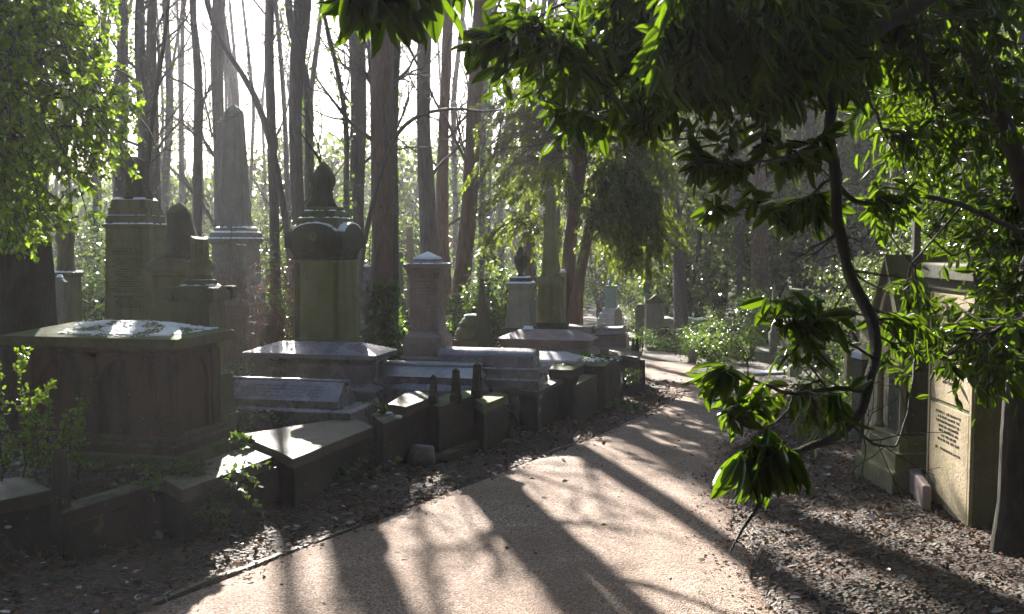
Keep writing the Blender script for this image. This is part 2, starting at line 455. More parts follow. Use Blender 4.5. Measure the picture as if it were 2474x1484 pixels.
# ------------------------------------------------------------------ terrain
WL = [G(0, 1214, .42), G(147, 1240, .36), G(430, 1150, .36), G(675, 1096, .4), G(902, 1031, .46), G(1052, 956, .55),
      G(1227, 954, .5), G(1299, 946, .5), G(1381, 905, .5), G(1460, 884, .6), G(1539, 863, .55)]
WL = sorted([(p.y, p.x) for p in WL])
wl_y = np.array([1.0] + [a for a, b in WL] + [16.2, 18.0, 19.5, 24]); wl_x = np.array([WL[0][1] - 3.2] + [b for a, b in WL] + [2.15, 1.6, -1.0, -12])
PA = [((-4.5, 2), (1.5, 2)), ((-2.2, 5.92), (1.58, 5.92)), ((-.5, 8.8), (1.85, 8.4)), ((.8, 11.0), (2.4, 10.6)), ((1.9, 13.2), (3.4, 12.4)),
      ((2.45, 14.6), (4.6, 14.3)), ((2.55, 16.), (4.6, 15.6)), ((2.5, 17.5), (4.1, 17.6)), ((1.9, 18.6), (3.7, 20.2)), ((0, 19.5), (0, 22)), ((-6, 22), (-6, 25))]
pl_y = [a[1] for a, b in PA[:8]]; pl_x = [a[0] for a, b in PA[:8]]
pr_y = [b[1] for a, b in PA[:8]]; pr_x = [b[0] for a, b in PA[:8]]

def smv(a, b, t):
    t = np.clip((t - a) / (b - a), 0, 1); return t * t * (3 - 2 * t)

def gza(x, y):
    x = np.asarray(x, float); y = np.asarray(y, float)
    z = -0.035 * np.clip(np.minimum(y, 60) - 13, 0, None)
    dl = (np.interp(y, wl_y, wl_x) - x) * .8
    z = z + .34 * smv(.12, .4, dl) * (1 - smv(17, 21, y))
    dr = x - np.interp(y, pr_y, pr_x)
    z = z + .14 * smv(.4, 2.4, dr) * (1 - smv(14, 17, y))
    z = z + .5 * smv(5, 14, dr) * smv(10, 20, y)
    return z
def gz(x, y): return float(gza(x, y))

def vnoise(x, y, s, seed=0):
    """cheap smooth value noise on arrays"""
    r = np.random.default_rng(seed).uniform(-1, 1, (64, 64))
    x = x * s; y = y * s; xi = np.floor(x).astype(int); yi = np.floor(y).astype(int); fx = x - xi; fy = y - yi
    fx = fx * fx * (3 - 2 * fx); fy = fy * fy * (3 - 2 * fy)
    g = lambda a, b: r[a % 64, b % 64]
    return (g(xi, yi) * (1-fx) + g(xi+1, yi) * fx) * (1-fy) + (g(xi, yi+1) * (1-fx) + g(xi+1, yi+1) * fx) * fy

def in_path(x, y, m=0.0):
    return (x > np.interp(y, pl_y, pl_x) - m) & (x < np.interp(y, pr_y, pr_x) + m) & (y < 17.6)

def build_ground():
    xs = np.unique(np.r_[-220, -150, -100, -70, -50, np.arange(-40, -10, 1.0), np.arange(-10, -5, .25), np.arange(-5, 7, .055), np.arange(7, 14, .3), np.arange(14, 40, 1.), 50, 70, 100, 150, 220])
    ys = np.unique(np.r_[-60, -30, -15, -6, -2, 0, np.arange(1, 4, .4), np.arange(4, 15, .06), np.arange(15, 30, .22), np.arange(30, 60, 1.), 70, 90, 120, 170, 260])
    X, Y = np.meshgrid(xs, ys)
    Z = gza(X, Y)
    n = vnoise(X, Y, .7, 1) * .05 + vnoise(X, Y, 2.3, 2) * .03 + vnoise(X, Y, 7, 3) * .016 + vnoise(X, Y, 15, 4) * .008
    e = np.where(in_path(X, Y, .04), 0, 1.0)
    Z = np.where(e > 0, Z + n * np.where(Y < 17.6, 1, .3), Z - .03)
    V = np.stack([X, Y, Z], -1).reshape(-1, 3); a, b = X.shape
    i = (np.arange(a - 1)[:, None] * b + np.arange(b - 1)[None]).ravel()
    F = np.stack([i, i + 1, i + b + 1, i + b], -1)
    tag(mesh_obj('ground', V, F, M['soil'], smooth=True), 'dark leafy cemetery ground', kind='structure')
    # path sheet
    La = resample([p[0] for p in PA], 260); Ra = resample([p[1] for p in PA], 260); nn = 50
    t = np.linspace(0, 1, nn)
    X = La[:, None, 0] * (1 - t) + Ra[:, None, 0] * t; Y = La[:, None, 1] * (1 - t) + Ra[:, None, 1] * t
    ed = np.minimum(t, 1 - t)[None] + 0 * X
    wob = vnoise(X, Y, 1.7, 9) * .09 + vnoise(X, Y, 5, 10) * .03
    X = X + np.where(ed < .01, wob, 0) * (t[None] > .5)
    Z = -0.035 * np.clip(Y - 13, 0, None) + .012 + .03 * smv(0, .15, ed) + .006 * vnoise(X, Y, 2.5, 5) + .02 * smv(17.3, 18, Y) - .03 * (ed < .001)
    V = np.stack([X, Y, Z], -1).reshape(-1, 3); a, b = X.shape
    i = (np.arange(a - 1)[:, None] * b + np.arange(b - 1)[None]).ravel()
    tag(mesh_obj('path', V, np.stack([i, i + 1, i + b + 1, i + b], -1), M['gravel'], smooth=True), 'winding pinkish tan gravel path', kind='structure')
    # thin edging board on the left of the path
    pts = resample([(x, y, base_z(x, y) + .02) for x, y in zip(pl_x[:6], pl_y[:6])], 160)
    mb = MB(); rs = []
    for k, p in enumerate(pts):
        j = .012 * noise.noise(Vector((k * .21, 0, 0))); z = p[2] - .015 + .016 * noise.noise(Vector((k * .17, 5, 0)))
        rs.append([(p[0] - .07 + j, p[1] + .03, z - .05), (p[0] - .025 + j, p[1] - .0, z - .05), (p[0] - .045 + j, p[1], z - .004), (p[0] - .07 + j, p[1] + .03, z + .000)])
    mb.rings(rs); tag(mb.build('path_edging', M['ledger']), 'thin stone edging along the left side of the gravel path', 'edging')
build_ground()

# ------------------------------------------------------------------ monument helpers
def theta(px, phi): return abs(R(phi) - math.atan((px - PW / 2) / PF))
def zat(px, py, d): return W(px, py, d).z
def half(S, px, d, phi, round_=False):
    w = S / PF * d
    if round_: return w / 2
    th = theta(px, phi); return w / 2 / (math.cos(th) + math.sin(th))

def inscription(parent, name, rows, w, z0, dz, yf, mat, h=.55, cx=0, axis='front', seed=1, sw=.0035):
    """rows of small cut letters on the front face; yf(z) gives the face position"""
    rr = random.Random(seed); mb = MB()
    for r in range(rows):
        z = z0 - r * dz; wl = w * rr.uniform(.45, 1.0); x = -wl / 2
        if rr.random() < .1: continue
        while x < wl / 2:
            lw = dz * h * rr.uniform(.45, .8); lh = dz * h
            if rr.random() < .16: x += lw; continue
            strokes = [(x, x + sw, z, z + lh)]
            k = rr.random()
            if k < .5: strokes.append((x + sw, x + lw * .7, z + lh - sw, z + lh))
            if k < .7: strokes.append((x + sw, x + lw * .6, z + lh * .5, z + lh * .5 + sw))
            if k > .3: strokes.append((x + lw * .7, x + lw * .7 + sw, z, z + lh * rr.choice([.5, .97])))
            for a, b, c, d in strokes:
                f = yf((c + d) / 2)
                if axis == 'front': mb.box(cx + a, cx + b, f - .0015, f + .004, c, d)
                else: mb.box(f - .0015, f + .004, cx + a, cx + b, c, d)
            x += lw + dz * .12
    return mb.build(name, mat, parent)

def snow_sheet(parent, a, b, z, h=.02, cx=0, cy=0, thr=-.1, seed=0, slope=None, scale=7.0, step=.022, hole=None, name='snow'):
    """patchy snow lying on a flat or sloping top"""
    nx = max(4, int(2 * a / step)); ny = max(4, int(2 * b / step))
    nx, ny = min(nx, 130), min(ny, 130)
    xs = np.linspace(-a, a, nx + 1); ys = np.linspace(-b, b, ny + 1)
    H = {}; mb = MB(); ids = {}
    def hh(i, j):
        if (i, j) in H: return H[(i, j)]
        x, y = xs[i], ys[j]
        v = noise.noise(Vector((x * scale + seed * 9.1, y * scale, seed))) + .45 * noise.noise(Vector((x * scale * 3.5, y * scale * 3.5, seed + 4))) + .6 * noise.noise(Vector((x * scale * 11, y * scale * 11, seed + 4)))
        t = (v - thr)
        if i in (0, nx) or j in (0, ny): t = min(t, .0)
        if hole and abs(x) < hole[0] and abs(y) < hole[1]: t = 0
        q = max(0, min(1, t * 3)) ** .6 * h
        H[(i, j)] = q; return q
    def vid(i, j):
        if (i, j) not in ids:
            x, y = xs[i], ys[j]; zz = z + (slope(x, y) if slope else 0)
            ids[(i, j)] = len(mb.v); mb.v.append((cx + x, cy + y, zz - .004 + hh(i, j)))
        return ids[(i, j)]
    for i in range(nx):
        for j in range(ny):
            if max(hh(i, j), hh(i+1, j), hh(i, j+1), hh(i+1, j+1)) > h * .12:
                mb.f.append((vid(i, j), vid(i+1, j), vid(i+1, j+1), vid(i, j+1)))
    if not mb.f: return None
    return mb.build(name, M['snow'], parent, smooth=True)

class Ped:
    """a pedestal-like monument: sections are (row, silhouette width) pairs measured on the photograph"""
    def __init__(s, name, label, cat, px, d, phi, group=None, tilt=(0, 0), zbase=None):
        p = W(px, 600, d); s.x, s.y = p.x, p.y; s.px, s.d, s.phi = px, d, phi
        s.z0 = gz(p.x, p.y) - .03 if zbase is None else zbase
        s.t = thing(name, label, cat, (p.x, p.y, s.z0), -R(phi), group, tilt)
    def z(s, py): return zat(s.px, py, s.d) - s.z0
    def h(s, S, rd=False): return half(S, s.px, s.d, s.phi, rd)
    def sq(s, name, mat, secs, bevel=.006, ground=False, rough=0.0, ratio=1.0):
        L = [(s.z(py), s.h(S)) for py, S in secs]
        if ground: L.append((0, L[-1][1]))
        L = sorted([(z, a, a * ratio) for z, a in L], key=lambda q: q[0])
        for i in range(1, len(L)):
            if L[i][0] <= L[i-1][0] + .0005: L[i] = (L[i-1][0] + .0006,) + L[i][1:]
        return MB().loft(L).build(name, mat, s.t, bevel, rough=rough)
    def rd(s, name, mat, secs, n=28, f=None, smooth=True):
        L = sorted([(s.z(py), s.h(S, True)) for py, S in secs])
        return MB().lathe(L, n, f=f).build(name, mat, s.t, smooth=smooth)
    def snow(s, py, S, h=.018, seed=0, thr=-.15, hole=None, slope=None, ratio=1.0):
        a = s.h(S) * .97
        ho = (s.h(hole) * .9, s.h(hole) * .9) if hole else None
        return snow_sheet(s.t, a, a * ratio, s.z(py), h, seed=seed, thr=thr, hole=ho, slope=slope)
    def cross_arch(s, name, mat, py_bot, py_spring, py_top, S, depth_f=1.0, gable=False, n=10):
        a = s.h(S); z0, z1, z2 = s.z(py_bot), s.z(py_spring), s.z(py_top); mb = MB()
        w = a * .80
        for k in range(2):
            q = w - .003 * k; zz0 = z0 + .002 * k
            if gable: prof = [(-q, zz0), (q, zz0), (q, z1), (0, z2 - .002 * k), (-q, z1)]
            else: prof = [(-q, zz0), (q, zz0)] + [(q * math.cos(math.pi * i / n), z1 + (z2 - z1 - .002 * k) * math.sin(math.pi * i / n)) for i in range(n + 1)]
            dd = a * depth_f
            (mb.extr_y if k == 0 else mb.extr_x)(prof, -dd, dd)
        for sx in (-1, 1):
            for sy in (-1, 1):
                c = a * .86; r = a * .15
                mb.loft([(z0 - .002, r, r), (z1 - (z1 - z0) * .1, r, r), (z1 + (z2 - z1) * .35, r * .6, r * .6)], sx * c, sy * c)
        return mb.build(name, mat, s.t, .006)

# --------- tall inscribed monument behind the big tomb, left
p = Ped('inscribed_monument', 'tall green-stained lettered monument with a draped urn, behind the big chest tomb', 'monument', 330, 11.2, 2)
p.sq('base', M['green'], [(800, 170), (770, 168), (765, 156)], ground=True)
o = p.sq('body', M['green'], [(764.9, 150), (640, 141), (583, 136)])
p.sq('frieze', M['green'], [(582.9, 142), (578, 142), (577, 136), (553, 138), (549, 150), (545, 156), (543, 156)])
p.sq('upper_block', M['olive'], [(542.9, 136), (522, 134)])
p.sq('step', M['olive'], [(521.9, 124), (504, 122)]); p.sq('step', M['olive'], [(503.9, 112), (484, 108)])
p.snow(543, 156, .022, 1, hole=136, thr=-.35); p.snow(522, 134, .02, 2, hole=124, thr=-.3); p.snow(484, 108, .03, 3, thr=-.2, hole=80)
def drape(z0, z1, amp=.10, k=7, twist=2.0, lean=0.0):
    def f(a, z, r):
        t = (z - z0) / max(1e-6, z1 - z0)
        return r * (1 + amp * math.sin(k * a + twist * t * 3 + 1.3 * math.sin(2 * a)) + .5 * amp * math.sin(13 * a - twist * 4 * t)) * (1 + .12 * math.cos(a) * math.sin(t * 5))
    return f
z0, z1 = p.z(484), p.z(378)
u = p.rd('urn', M['dark'], [(483, 74), (470, 66), (455, 58), (440, 52), (425, 54), (405, 60), (392, 52), (384, 34), (378, 8)], 40, drape(z0, z1))
a = p.h(150); hw = p.h(136)
inscription(p.t, 'inscription', 24, hw * 1.6, p.z(603), (p.z(603) - p.z(745)) / 24, lambda z: -(hw + (p.h(150) - hw) * (p.z(583) - z) / (p.z(583) - p.z(765))), M['carve'], seed=3, sw=.003)

# --------- flared shrouded pillar in front of it
p = Ped('shrouded_monument', 'stone pillar swathed in flaring cloth, between the tall lettered monument and broken column', 'monument', 436, 10.2, 8)
p.sq('base', M['mossy'], [(800, 150), (772, 148)], ground=True)
p.sq('body', M['green'], [(771.9, 138), (700, 134), (668, 130), (664, 138), (656, 142), (655, 150)])
p.cross_arch('gabled_cornice', M['olive'], 654.9, 640, 622, 160)
p.rd('shroud', M['dark'], [(623, 118), (612, 104), (596, 92), (575, 76), (555, 66), (530, 56), (516, 54), (512, 50), (500, 34), (494, 16), (489, 4)], 36, drape(p.z(623), p.z(489), .07, 6, 1.2))
p.snow(630, 128, .02, 5, thr=-.05)

# --------- broken fluted column
p = Ped('broken_column_monument', 'mossy pedestal with a short broken fluted column, behind the big chest tomb', 'monument', 482, 9.3, 10)
p.sq('base', M['mossy'], [(1075, 176), (1003, 172), (1000, 160), (962, 156), (958, 150), (905, 146)], ground=True)
p.sq('body', M['olive'], [(904.9, 140), (890, 122), (800, 118), (770, 118), (727, 112)])
p.cross_arch('gabled_cornice', M['mossy'], 726.9, 704, 690, 150, gable=True)
for sx in (-1, 1):
    for sy in (-1, 1):
        c = p.h(150) * .93; r = p.h(30)
        MBc = MB(); MBc.loft([(p.z(722), r, r), (p.z(694), r * 1.15, r * 1.15), (p.z(692), r * .8, r * .8)], sx * c, sy * c)
        MBc.build('corner_block', M['mossy'], p.t, .006)
p.sq('step', M['mossy'], [(700, 112), (689, 98)]); p.sq('step', M['mossy'], [(688.9, 84), (676, 78)]); p.sq('step', M['mossy'], [(675.9, 62), (664, 54)])
def flute(a, z, r): return r * (1 - .07 * abs(math.sin(9 * a)))
pc = p.rd('fluted_column', M['olive'], [(666, 50), (655, 49), (650, 45), (640, 44), (580, 42), (575, 42)], 72, flute, smooth=False)
for v in pc.data.vertices:
    if v.co.z > p.z(580): v.co.z += .04 * v.co.x / p.h(42, True) * -.5 + .012 * noise.noise(v.co * 20)
p.snow(689.5, 104, .02, 6, hole=84, thr=-.2); p.snow(676.5, 78, .012, 7, hole=60, thr=0)

# --------- pale obelisk on pedestal, far left centre
p = Ped('obelisk_monument', 'tall hazy obelisk on a pale pedestal with three snow-lined steps', 'monument', 571, 16.5, 8)
p.sq('base', M['olive'], [(800, 190), (770, 188), (762, 186), (758, 150), (735, 146)], ground=True)
p.sq('plinth', M['pale'], [(734.9, 136), (702, 132), (698, 124)])
p.sq('body', M['pale'], [(697.9, 116), (630, 112), (592, 112), (588, 124), (580, 134), (577, 134)])
p.sq('step', M['pale'], [(576.9, 124), (563, 122)]); p.sq('step', M['pale'], [(562.9, 104), (551, 102)])
p.sq('obelisk', M['pale'], [(550.9, 78), (548, 76), (400, 60), (272, 46), (262, 30), (252, 4)])
p.snow(577, 134, .035, 8, hole=122, thr=-.5); p.snow(563, 122, .035, 9, hole=104, thr=-.5); p.snow(551, 102, .03, 10, hole=78, thr=-.4)

# --------- central shrouded urn monument
p = Ped('draped_urn_monument', 'large dark mossy monument topped by a stone urn hidden under a hooded cloth, centre left', 'monument', 787, 12.7, 13)
p.sq('base', M['mossy'], [(900, 190), (840, 188), (828, 184), (818, 172)], ground=True)
p.sq('body', M['green'], [(817.9, 160), (720, 154), (640, 148), (628, 146)])
# raised frame on the front panel
a1, a2 = p.h(160), p.h(146)
def fy(z, lo=p.z(818), hi=p.z(628)): return -(a1 + (a2 - a1) * (z - lo) / (hi - lo))
for sx in (-1, 1):
    x0 = sx * a2 * .98; x1 = sx * a2 * .78; za, zb = p.z(812), p.z(634)
    fr = MB(); fr.rings([[(x0, fy(za) - .012, za), (x1, fy(za) - .012, za), (x1, fy(za) + .02, za), (x0, fy(za) + .02, za)], [(x0, fy(zb) - .012, zb), (x1, fy(zb) - .012, zb), (x1, fy(zb) + .02, zb), (x0, fy(zb) + .02, zb)]])
    fr.build('pilaster', M['mossy'], p.t, .004)
p.sq('neck', M['dark'], [(627.9, 152), (622, 156), (618, 150), (604, 166), (596, 178)])
p.cross_arch('arched_cornice', M['dark'], 600, 570, 541, 190)
ro = MB()
for k in range(9):
    aa = 2 * math.pi * k / 9
    ro.lathe([(-.012, .001), (-.006, .02), (.01, .03), (.014, .012), (.016, .001)], 10, .034 * math.cos(aa), .034 * math.sin(aa))
o = ro.build('carved_rosette', M['mossy'], p.t, smooth=True); o.rotation_euler = (math.pi / 2, 0, 0); o.location = (0, -p.h(190) - .004, p.z(572))
p.sq('step', M['mossy'], [(556, 140), (528, 134)]); p.sq('step', M['mossy'], [(527.9, 112), (511, 108)]); p.sq('step', M['mossy'], [(510.9, 90), (500, 86)])
p.snow(528, 134, .02, 11, hole=110, thr=-.25); p.snow(511, 108, .02, 12, hole=88, thr=-.3)
aa = p.h(190)
ss = MB()
for k in range(-12, 12):
    for s_ in (0, 1):
        t0_, t1_ = k / 12, (k + 1) / 12
        w = aa * .78; zf = lambda t: p.z(570) + (p.z(541) - p.z(570)) * math.sqrt(max(0, 1 - t * t))
        hN = lambda t: .016 + .010 * noise.noise(Vector((t * 6, s_ * 3, 0)))
        if noise.noise(Vector((k * .7, s_, 2.2))) < -.38: continue
        for (u0, u1) in ((t0_, t1_),):
            q = [(w*u0, -aa + .004, zf(u0)-.004), (w*u1, -aa + .004, zf(u1)-.004), (w*u1, -aa * .55, zf(u1)-.004), (w*u0, -aa * .55, zf(u0)-.004),
                 (w*u0, -aa + .006, zf(u0) + hN(u0)), (w*u1, -aa + .006, zf(u1) + hN(u1)), (w*u1, -aa * .55, zf(u1) + hN(u1)), (w*u0, -aa * .55, zf(u0) + hN(u0))]
            if s_: q = [(-y, x, z) for x, y, z in q]
            ss.add(q, [(0,3,2,1),(4,5,6,7),(0,1,5,4),(1,2,6,5),(2,3,7,6),(3,0,4,7)])
ss.build('snow', M['snow'], p.t)
st = MB()
rows = [(501, 742, 812), (492, 746, 808), (480, 751, 804), (468, 755, 803), (455, 757, 806), (446, 757, 811), (436, 757, 812), (426, 760, 811), (418, 762, 806), (408, 767, 800), (400, 773, 794), (394, 779, 789), (391, 782, 786)]
rr_ = []
for i, (py, xa, xb) in enumerate(rows):
    c = ((xa + xb) / 2 - 787) / PF * 12.7; hw = (xb - xa) / 2 / PF * 12.7; ring = []
    for j in range(48):
        a = 2 * math.pi * j / 48; t = i / 12
        fo = 1 + .09 * math.sin(7 * a + 3.5 * t + math.sin(3 * a)) * (1 - t * .5) + .05 * math.sin(15 * a - 6 * t)
        ring.append((c + hw * fo * math.cos(a), hw * .85 * fo * math.sin(a), p.z(py)))
    rr_.append(ring)
st.rings(rr_); st.build('draped_urn', M['dark'], p.t, smooth=True)

# --------- pink granite pedestal with snow cap
p = Ped('granite_pedestal', 'pinkish-grey granite pedestal with a small snow-covered pyramid cap', 'monument', 1033, 12.3, 13)
p.sq('plinth', M['pink'], [(960, 146), (889, 144), (884, 142), (862, 140), (857, 128)], ground=True)
p.sq('base', M['pink'], [(856.9, 124), (826, 121), (812, 118), (802, 96), (799, 94)])
p.sq('shaft', M['pink'], [(798.9, 88), (730, 88), (674, 86)])
p.sq('cornice', M['pink'], [(673.9, 92), (668, 92), (664, 96), (650, 108), (648, 117), (637, 118)])
p.sq('cap', M['pink'], [(636.9, 92), (631, 74), (628, 70), (626, 69)])
zc = p.z(626); ac = p.h(69)
def pyr(x, y, hh=p.z(611) - p.z(626), ac=ac): return hh * (1 - max(abs(x), abs(y)) / ac)
MB().loft([(zc, ac, ac), (p.z(613), .004, .004)]).build('pyramid_top', M['pink'], p.t)
snow_sheet(p.t, ac * 1.02, ac * 1.02, zc + .004, .018, seed=21, thr=-.75, slope=pyr, step=.012)
p.snow(637, 118, .016, 22, hole=80, thr=-.1)
inscription(p.t, 'inscription', 14, p.h(88) * 1.5, p.z(686), .035, lambda z: -(p.h(86) + .001), M['carve_pale'], seed=8, sw=.0022, h=.45)

# --------- small mossy stepped stone and rough pointed stone
p = Ped('stepped_pedestal_stone', 'low green mossy pedestal of rounded steps between the granite pedestal and the jagged stone', 'grave marker', 1137, 14.6, 10)
p.sq('base', M['mossy'], [(900, 92), (822, 90), (818, 84)], ground=True)
p.rd('bell', M['mossy'], [(818.5, 82), (806, 76), (800, 74), (792, 66), (788, 52), (786, 60), (779, 58), (777, 46), (772, 46), (770, 36), (764, 32), (762, 24)], 30)
snow_sheet(p.t, p.h(30, True), p.h(30, True), p.z(762), .02, seed=31, thr=-.6)
def rough_stone(name, label, pts_w, px, d, mat, cat='grave marker', ratio=.6, amp=.12, group=None, phi=10):
    pp = Ped(name, label, cat, px, d, phi, group); rs = []
    L = pts_w; n = 14
    for py, xa, xb in L:
        c = ((xa + xb) / 2 - px) / PF * d; hw = (xb - xa) / 2 / PF * d; z = pp.z(py); ring = []
        for j in range(n):
            a = 2 * math.pi * j / n; q = 1 + amp * noise.noise(Vector((math.cos(a) * 2, math.sin(a) * 2, z * 6 + px)))
            sx = math.copysign(abs(math.cos(a)) ** .6, math.cos(a)); sy = math.copysign(abs(math.sin(a)) ** .6, math.sin(a))
            ring.append((c + hw * q * sx, hw * ratio * q * sy, z))
        rs.append(ring)
    zz = rs[0]; rs.insert(0, [(x, y, 0) for x, y, z in zz])
    MB().rings(rs).build('stone', mat, pp.t); return pp
rough_stone('jagged_stone', 'narrow jagged stone tapering to a point beside the mossy stepped pedestal', [(840, 1147, 1186), (790, 1148, 1185), (760, 1150, 1182), (735, 1153, 1176), (710, 1156, 1170), (690, 1158, 1168), (672, 1160, 1165)], 1166, 14.4, M['dark'])

# --------- urn pedestal and obelisk pedestal in the middle distance
p = Ped('urn_monument', 'stone pedestal with snow-edged cap and a lidded urn, just left of the tall obelisk', 'monument', 1258, 16.2, 13)
p.sq('base', M['dark'], [(860, 96), (800, 92), (790, 84)], ground=True)
p.sq('body', M['pale'], [(789.9, 76), (740, 66), (699, 60), (696, 66), (692, 72), (685, 76), (684, 76)])
p.sq('cap', M['dark'], [(683.9, 56), (671, 54)])
p.rd('urn', M['dark'], [(671, 22), (668, 24), (664, 14), (660, 14), (650, 22), (636, 32), (626, 34), (621, 36), (619, 30), (613, 28), (608, 20), (604, 10), (601, 13), (597, 9), (593, 3)], 26)
p.snow(684, 76, .03, 33, hole=56, thr=-.6); p.snow(671, 54, .03, 34, hole=20, thr=-.5)
so = snow_sheet(p.t, p.h(30, True) * .8, p.h(30, True) * .8, p.z(616), .045, seed=35, thr=-.9)
p = Ped('obelisk_monument', 'slender grey-green obelisk on a tall square pedestal, middle distance beside the urn monument', 'monument', 1330, 16.6, 13)
p.sq('base', M['dark'], [(860, 96), (792, 92), (784, 90), (778, 78)], ground=True)
p.sq('body', M['green'], [(777.9, 72), (740, 66), (694, 60), (690, 66), (678, 70), (668, 64)])
p.sq('obelisk', M['green'], [(667.9, 50), (660, 44), (560, 33), (462, 24)])
p.sq('point', M['pale'], [(461.9, 24), (449, 2)], bevel=0)
p = Ped('stone_post', 'short stone post with a snowy top just right of the obelisk', 'grave marker', 1360, 18.0, 5)
p.sq('post', M['pale'], [(760, 16), (659, 16)], ground=True); p.snow(658, 18, .05, 36, thr=-.9)

# --------- far monuments in the haze
p = Ped('copper_green_monument', 'pale verdigris-green square pillar on white steps, hazy at the bend of the path', 'monument', 1476, 30, 8)
p.sq('step', M['marble'], [(800, 66), (768, 64)], ground=True); p.sq('step', M['marble'], [(767.9, 56), (756, 54)]); p.sq('step', M['marble'], [(755.9, 44), (744, 40)])
p.sq('pillar', M['teal'], [(743.9, 30), (696, 29), (692, 32), (690, 32)]); p.rd('finial', M['teal'], [(690, 14), (680, 10), (668, 6), (655, 2)], 12)
p = Ped('small_headstone', 'small upright headstone in front of the white steps of the verdigris pillar', 'headstone', 1494, 27, 5)
MB().extr_y([(-.1, 0), (.1, 0), (.1, p.z(752)), (0, p.z(742)), (-.1, p.z(752))], -.05, .05).build('slab', M['olive'], p.t, .005)
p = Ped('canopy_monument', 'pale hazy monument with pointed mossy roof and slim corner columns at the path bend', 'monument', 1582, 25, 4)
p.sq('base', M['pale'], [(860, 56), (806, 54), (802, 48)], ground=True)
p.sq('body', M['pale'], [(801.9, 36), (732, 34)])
c = p.h(44)
for sx in (-1, 1):
    for sy in (-1, 1): MB().lathe([(p.z(802), .05), (p.z(797), .04), (p.z(736), .034), (p.z(732), .055)], 12, sx * c * .92, sy * c * .92).build('corner_column', M['pale'], p.t, smooth=True)
p.cross_arch('roof', M['mossy'], 732, 726, 712, 52, gable=True)
p = Ped('dark_headstone', 'dark headstone just left of the pointed-roof monument', 'headstone', 1548, 26, 8)
MB().extr_y([(-.13, 0), (.13, 0), (.13, p.z(742)), (.06, p.z(735)), (-.08, p.z(736)), (-.13, p.z(744))], -.05, .05).build('slab', M['dark'], p.t, .006)

def chest(name, label, frc, d_or_z, phi, L, Wd, parts, cat='tomb', group=None, zground=None, tilt=(0, 0)):
    """frc = pixel of the front right corner at height z; parts: (name, mat, [(z, overhang)], bevel)"""
    c = G(frc[0], frc[1], d_or_z); ph = R(phi)
    u = Vector((math.cos(ph), -math.sin(ph), 0)); v = Vector((math.sin(ph), math.cos(ph), 0))
    ctr = c - u * L / 2 + v * Wd / 2
    z0 = min(gz(ctr.x, ctr.y), gz(c.x, c.y)) - .04 if zground is None else zground
    t = thing(name, label, cat, (ctr.x, ctr.y, z0), -ph, group, tilt)
    for nm, mat, secs, bev in parts:
        MB().loft([(max(z - z0, 0) if z > -50 else 0, L / 2 + o, Wd / 2 + (o2[0] if o2 else o)) for z, o, *o2 in secs]).build(nm, mat, t, bev)
    return t, ctr, z0

# far chest tomb with wavy snow top
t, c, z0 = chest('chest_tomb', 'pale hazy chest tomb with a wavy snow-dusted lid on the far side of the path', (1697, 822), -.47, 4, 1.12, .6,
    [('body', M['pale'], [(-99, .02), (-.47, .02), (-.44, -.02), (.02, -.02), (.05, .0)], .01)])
mb = MB(); n = 24; rs = []
for i in range(n + 1):
    x = -.64 + 1.28 * i / n; w = .025 * math.sin(x * 11); zt = .11 - z0 + w
    rs.append([(x, -.36, .05 - z0 + w * .6), (x, .36, .05 - z0 + w * .6), (x, .36, zt), (x, -.36, zt)])
mb.rings(rs).build('lid', M['pale'], t); snow_sheet(t, .62, .35, .12 - z0, .02, seed=41, thr=-.3, slope=lambda x, y: .025 * math.sin(x * 11) - .004)
for sx in (-1, 1): MB().loft([(.05, .045, .045), (.45, .04, .04)], sx * .53, -.29).build('corner_pilaster', M['pale'], t, .005)
# low kerb below it
q = [gpix(1570, 836), gpix(1780, 826)]
def wall_block(name, label, pix, z, mat, group=None, foot=0.0, cat='kerb', inset=0.0, cap=.1, capmat=None):
    P3 = [G(a, b, z) for a, b in pix]; ctr = sum(P3, Vector()) / len(P3)
    z0 = min(base_z(q.x, q.y) for q in P3) - .06
    t = thing(name, label, cat, (ctr.x, ctr.y, z0), 0, group)
    poly = [(q.x - ctr.x, q.y - ctr.y) for q in P3]
    sh = lambda s: [(x * (1 - s / max(.1, math.hypot(x, y))), y * (1 - s / max(.1, math.hypot(x, y)))) for x, y in poly]
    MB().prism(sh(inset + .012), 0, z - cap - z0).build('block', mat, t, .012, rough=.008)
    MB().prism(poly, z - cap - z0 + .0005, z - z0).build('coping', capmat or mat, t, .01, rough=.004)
    return t, ctr, z0
wall_block('low_kerb', 'low mossy kerb wall in front of the hazy far chest tomb', [(1562, 838), (1700, 842), (1785, 828), (1765, 822), (1560, 828)], -.28, M['mossy'], cap=.07)
p = Ped('kerb_post', 'small round-topped stone post at the path bend below the far chest tomb', 'post', 1675, 20.2, 5)
p.rd('post', M['pale'], [(892, 20), (850, 18), (845, 14), (842, 4)], 14)
# open kerbed grave across the path
wall_block('grave_kerb', 'green-topped stone kerb box of an open grave across the path, left half', [(1752, 842), (1802, 850), (1830, 833), (1762, 829)], -.1, M['olive'], cap=.12)
wall_block('grave_kerb', 'pale stone kerb block across the path, right of the green-topped box', [(1822, 848), (1900, 858), (1935, 840), (1830, 834)], -.06, M['pale'], cap=.06)
mb = MB(); g0 = gpix(1850, 905); z_ = gz(g0.x, g0.y)
t = thing('fallen_slab', 'flat pale slab lying on the ground beside the kerb block across the path', 'slab', (g0.x, g0.y, z_), .3); MB().box(-.35, .35, -.2, .2, 0, .06).build('slab', M['marble'], t, .01, rough=.004)
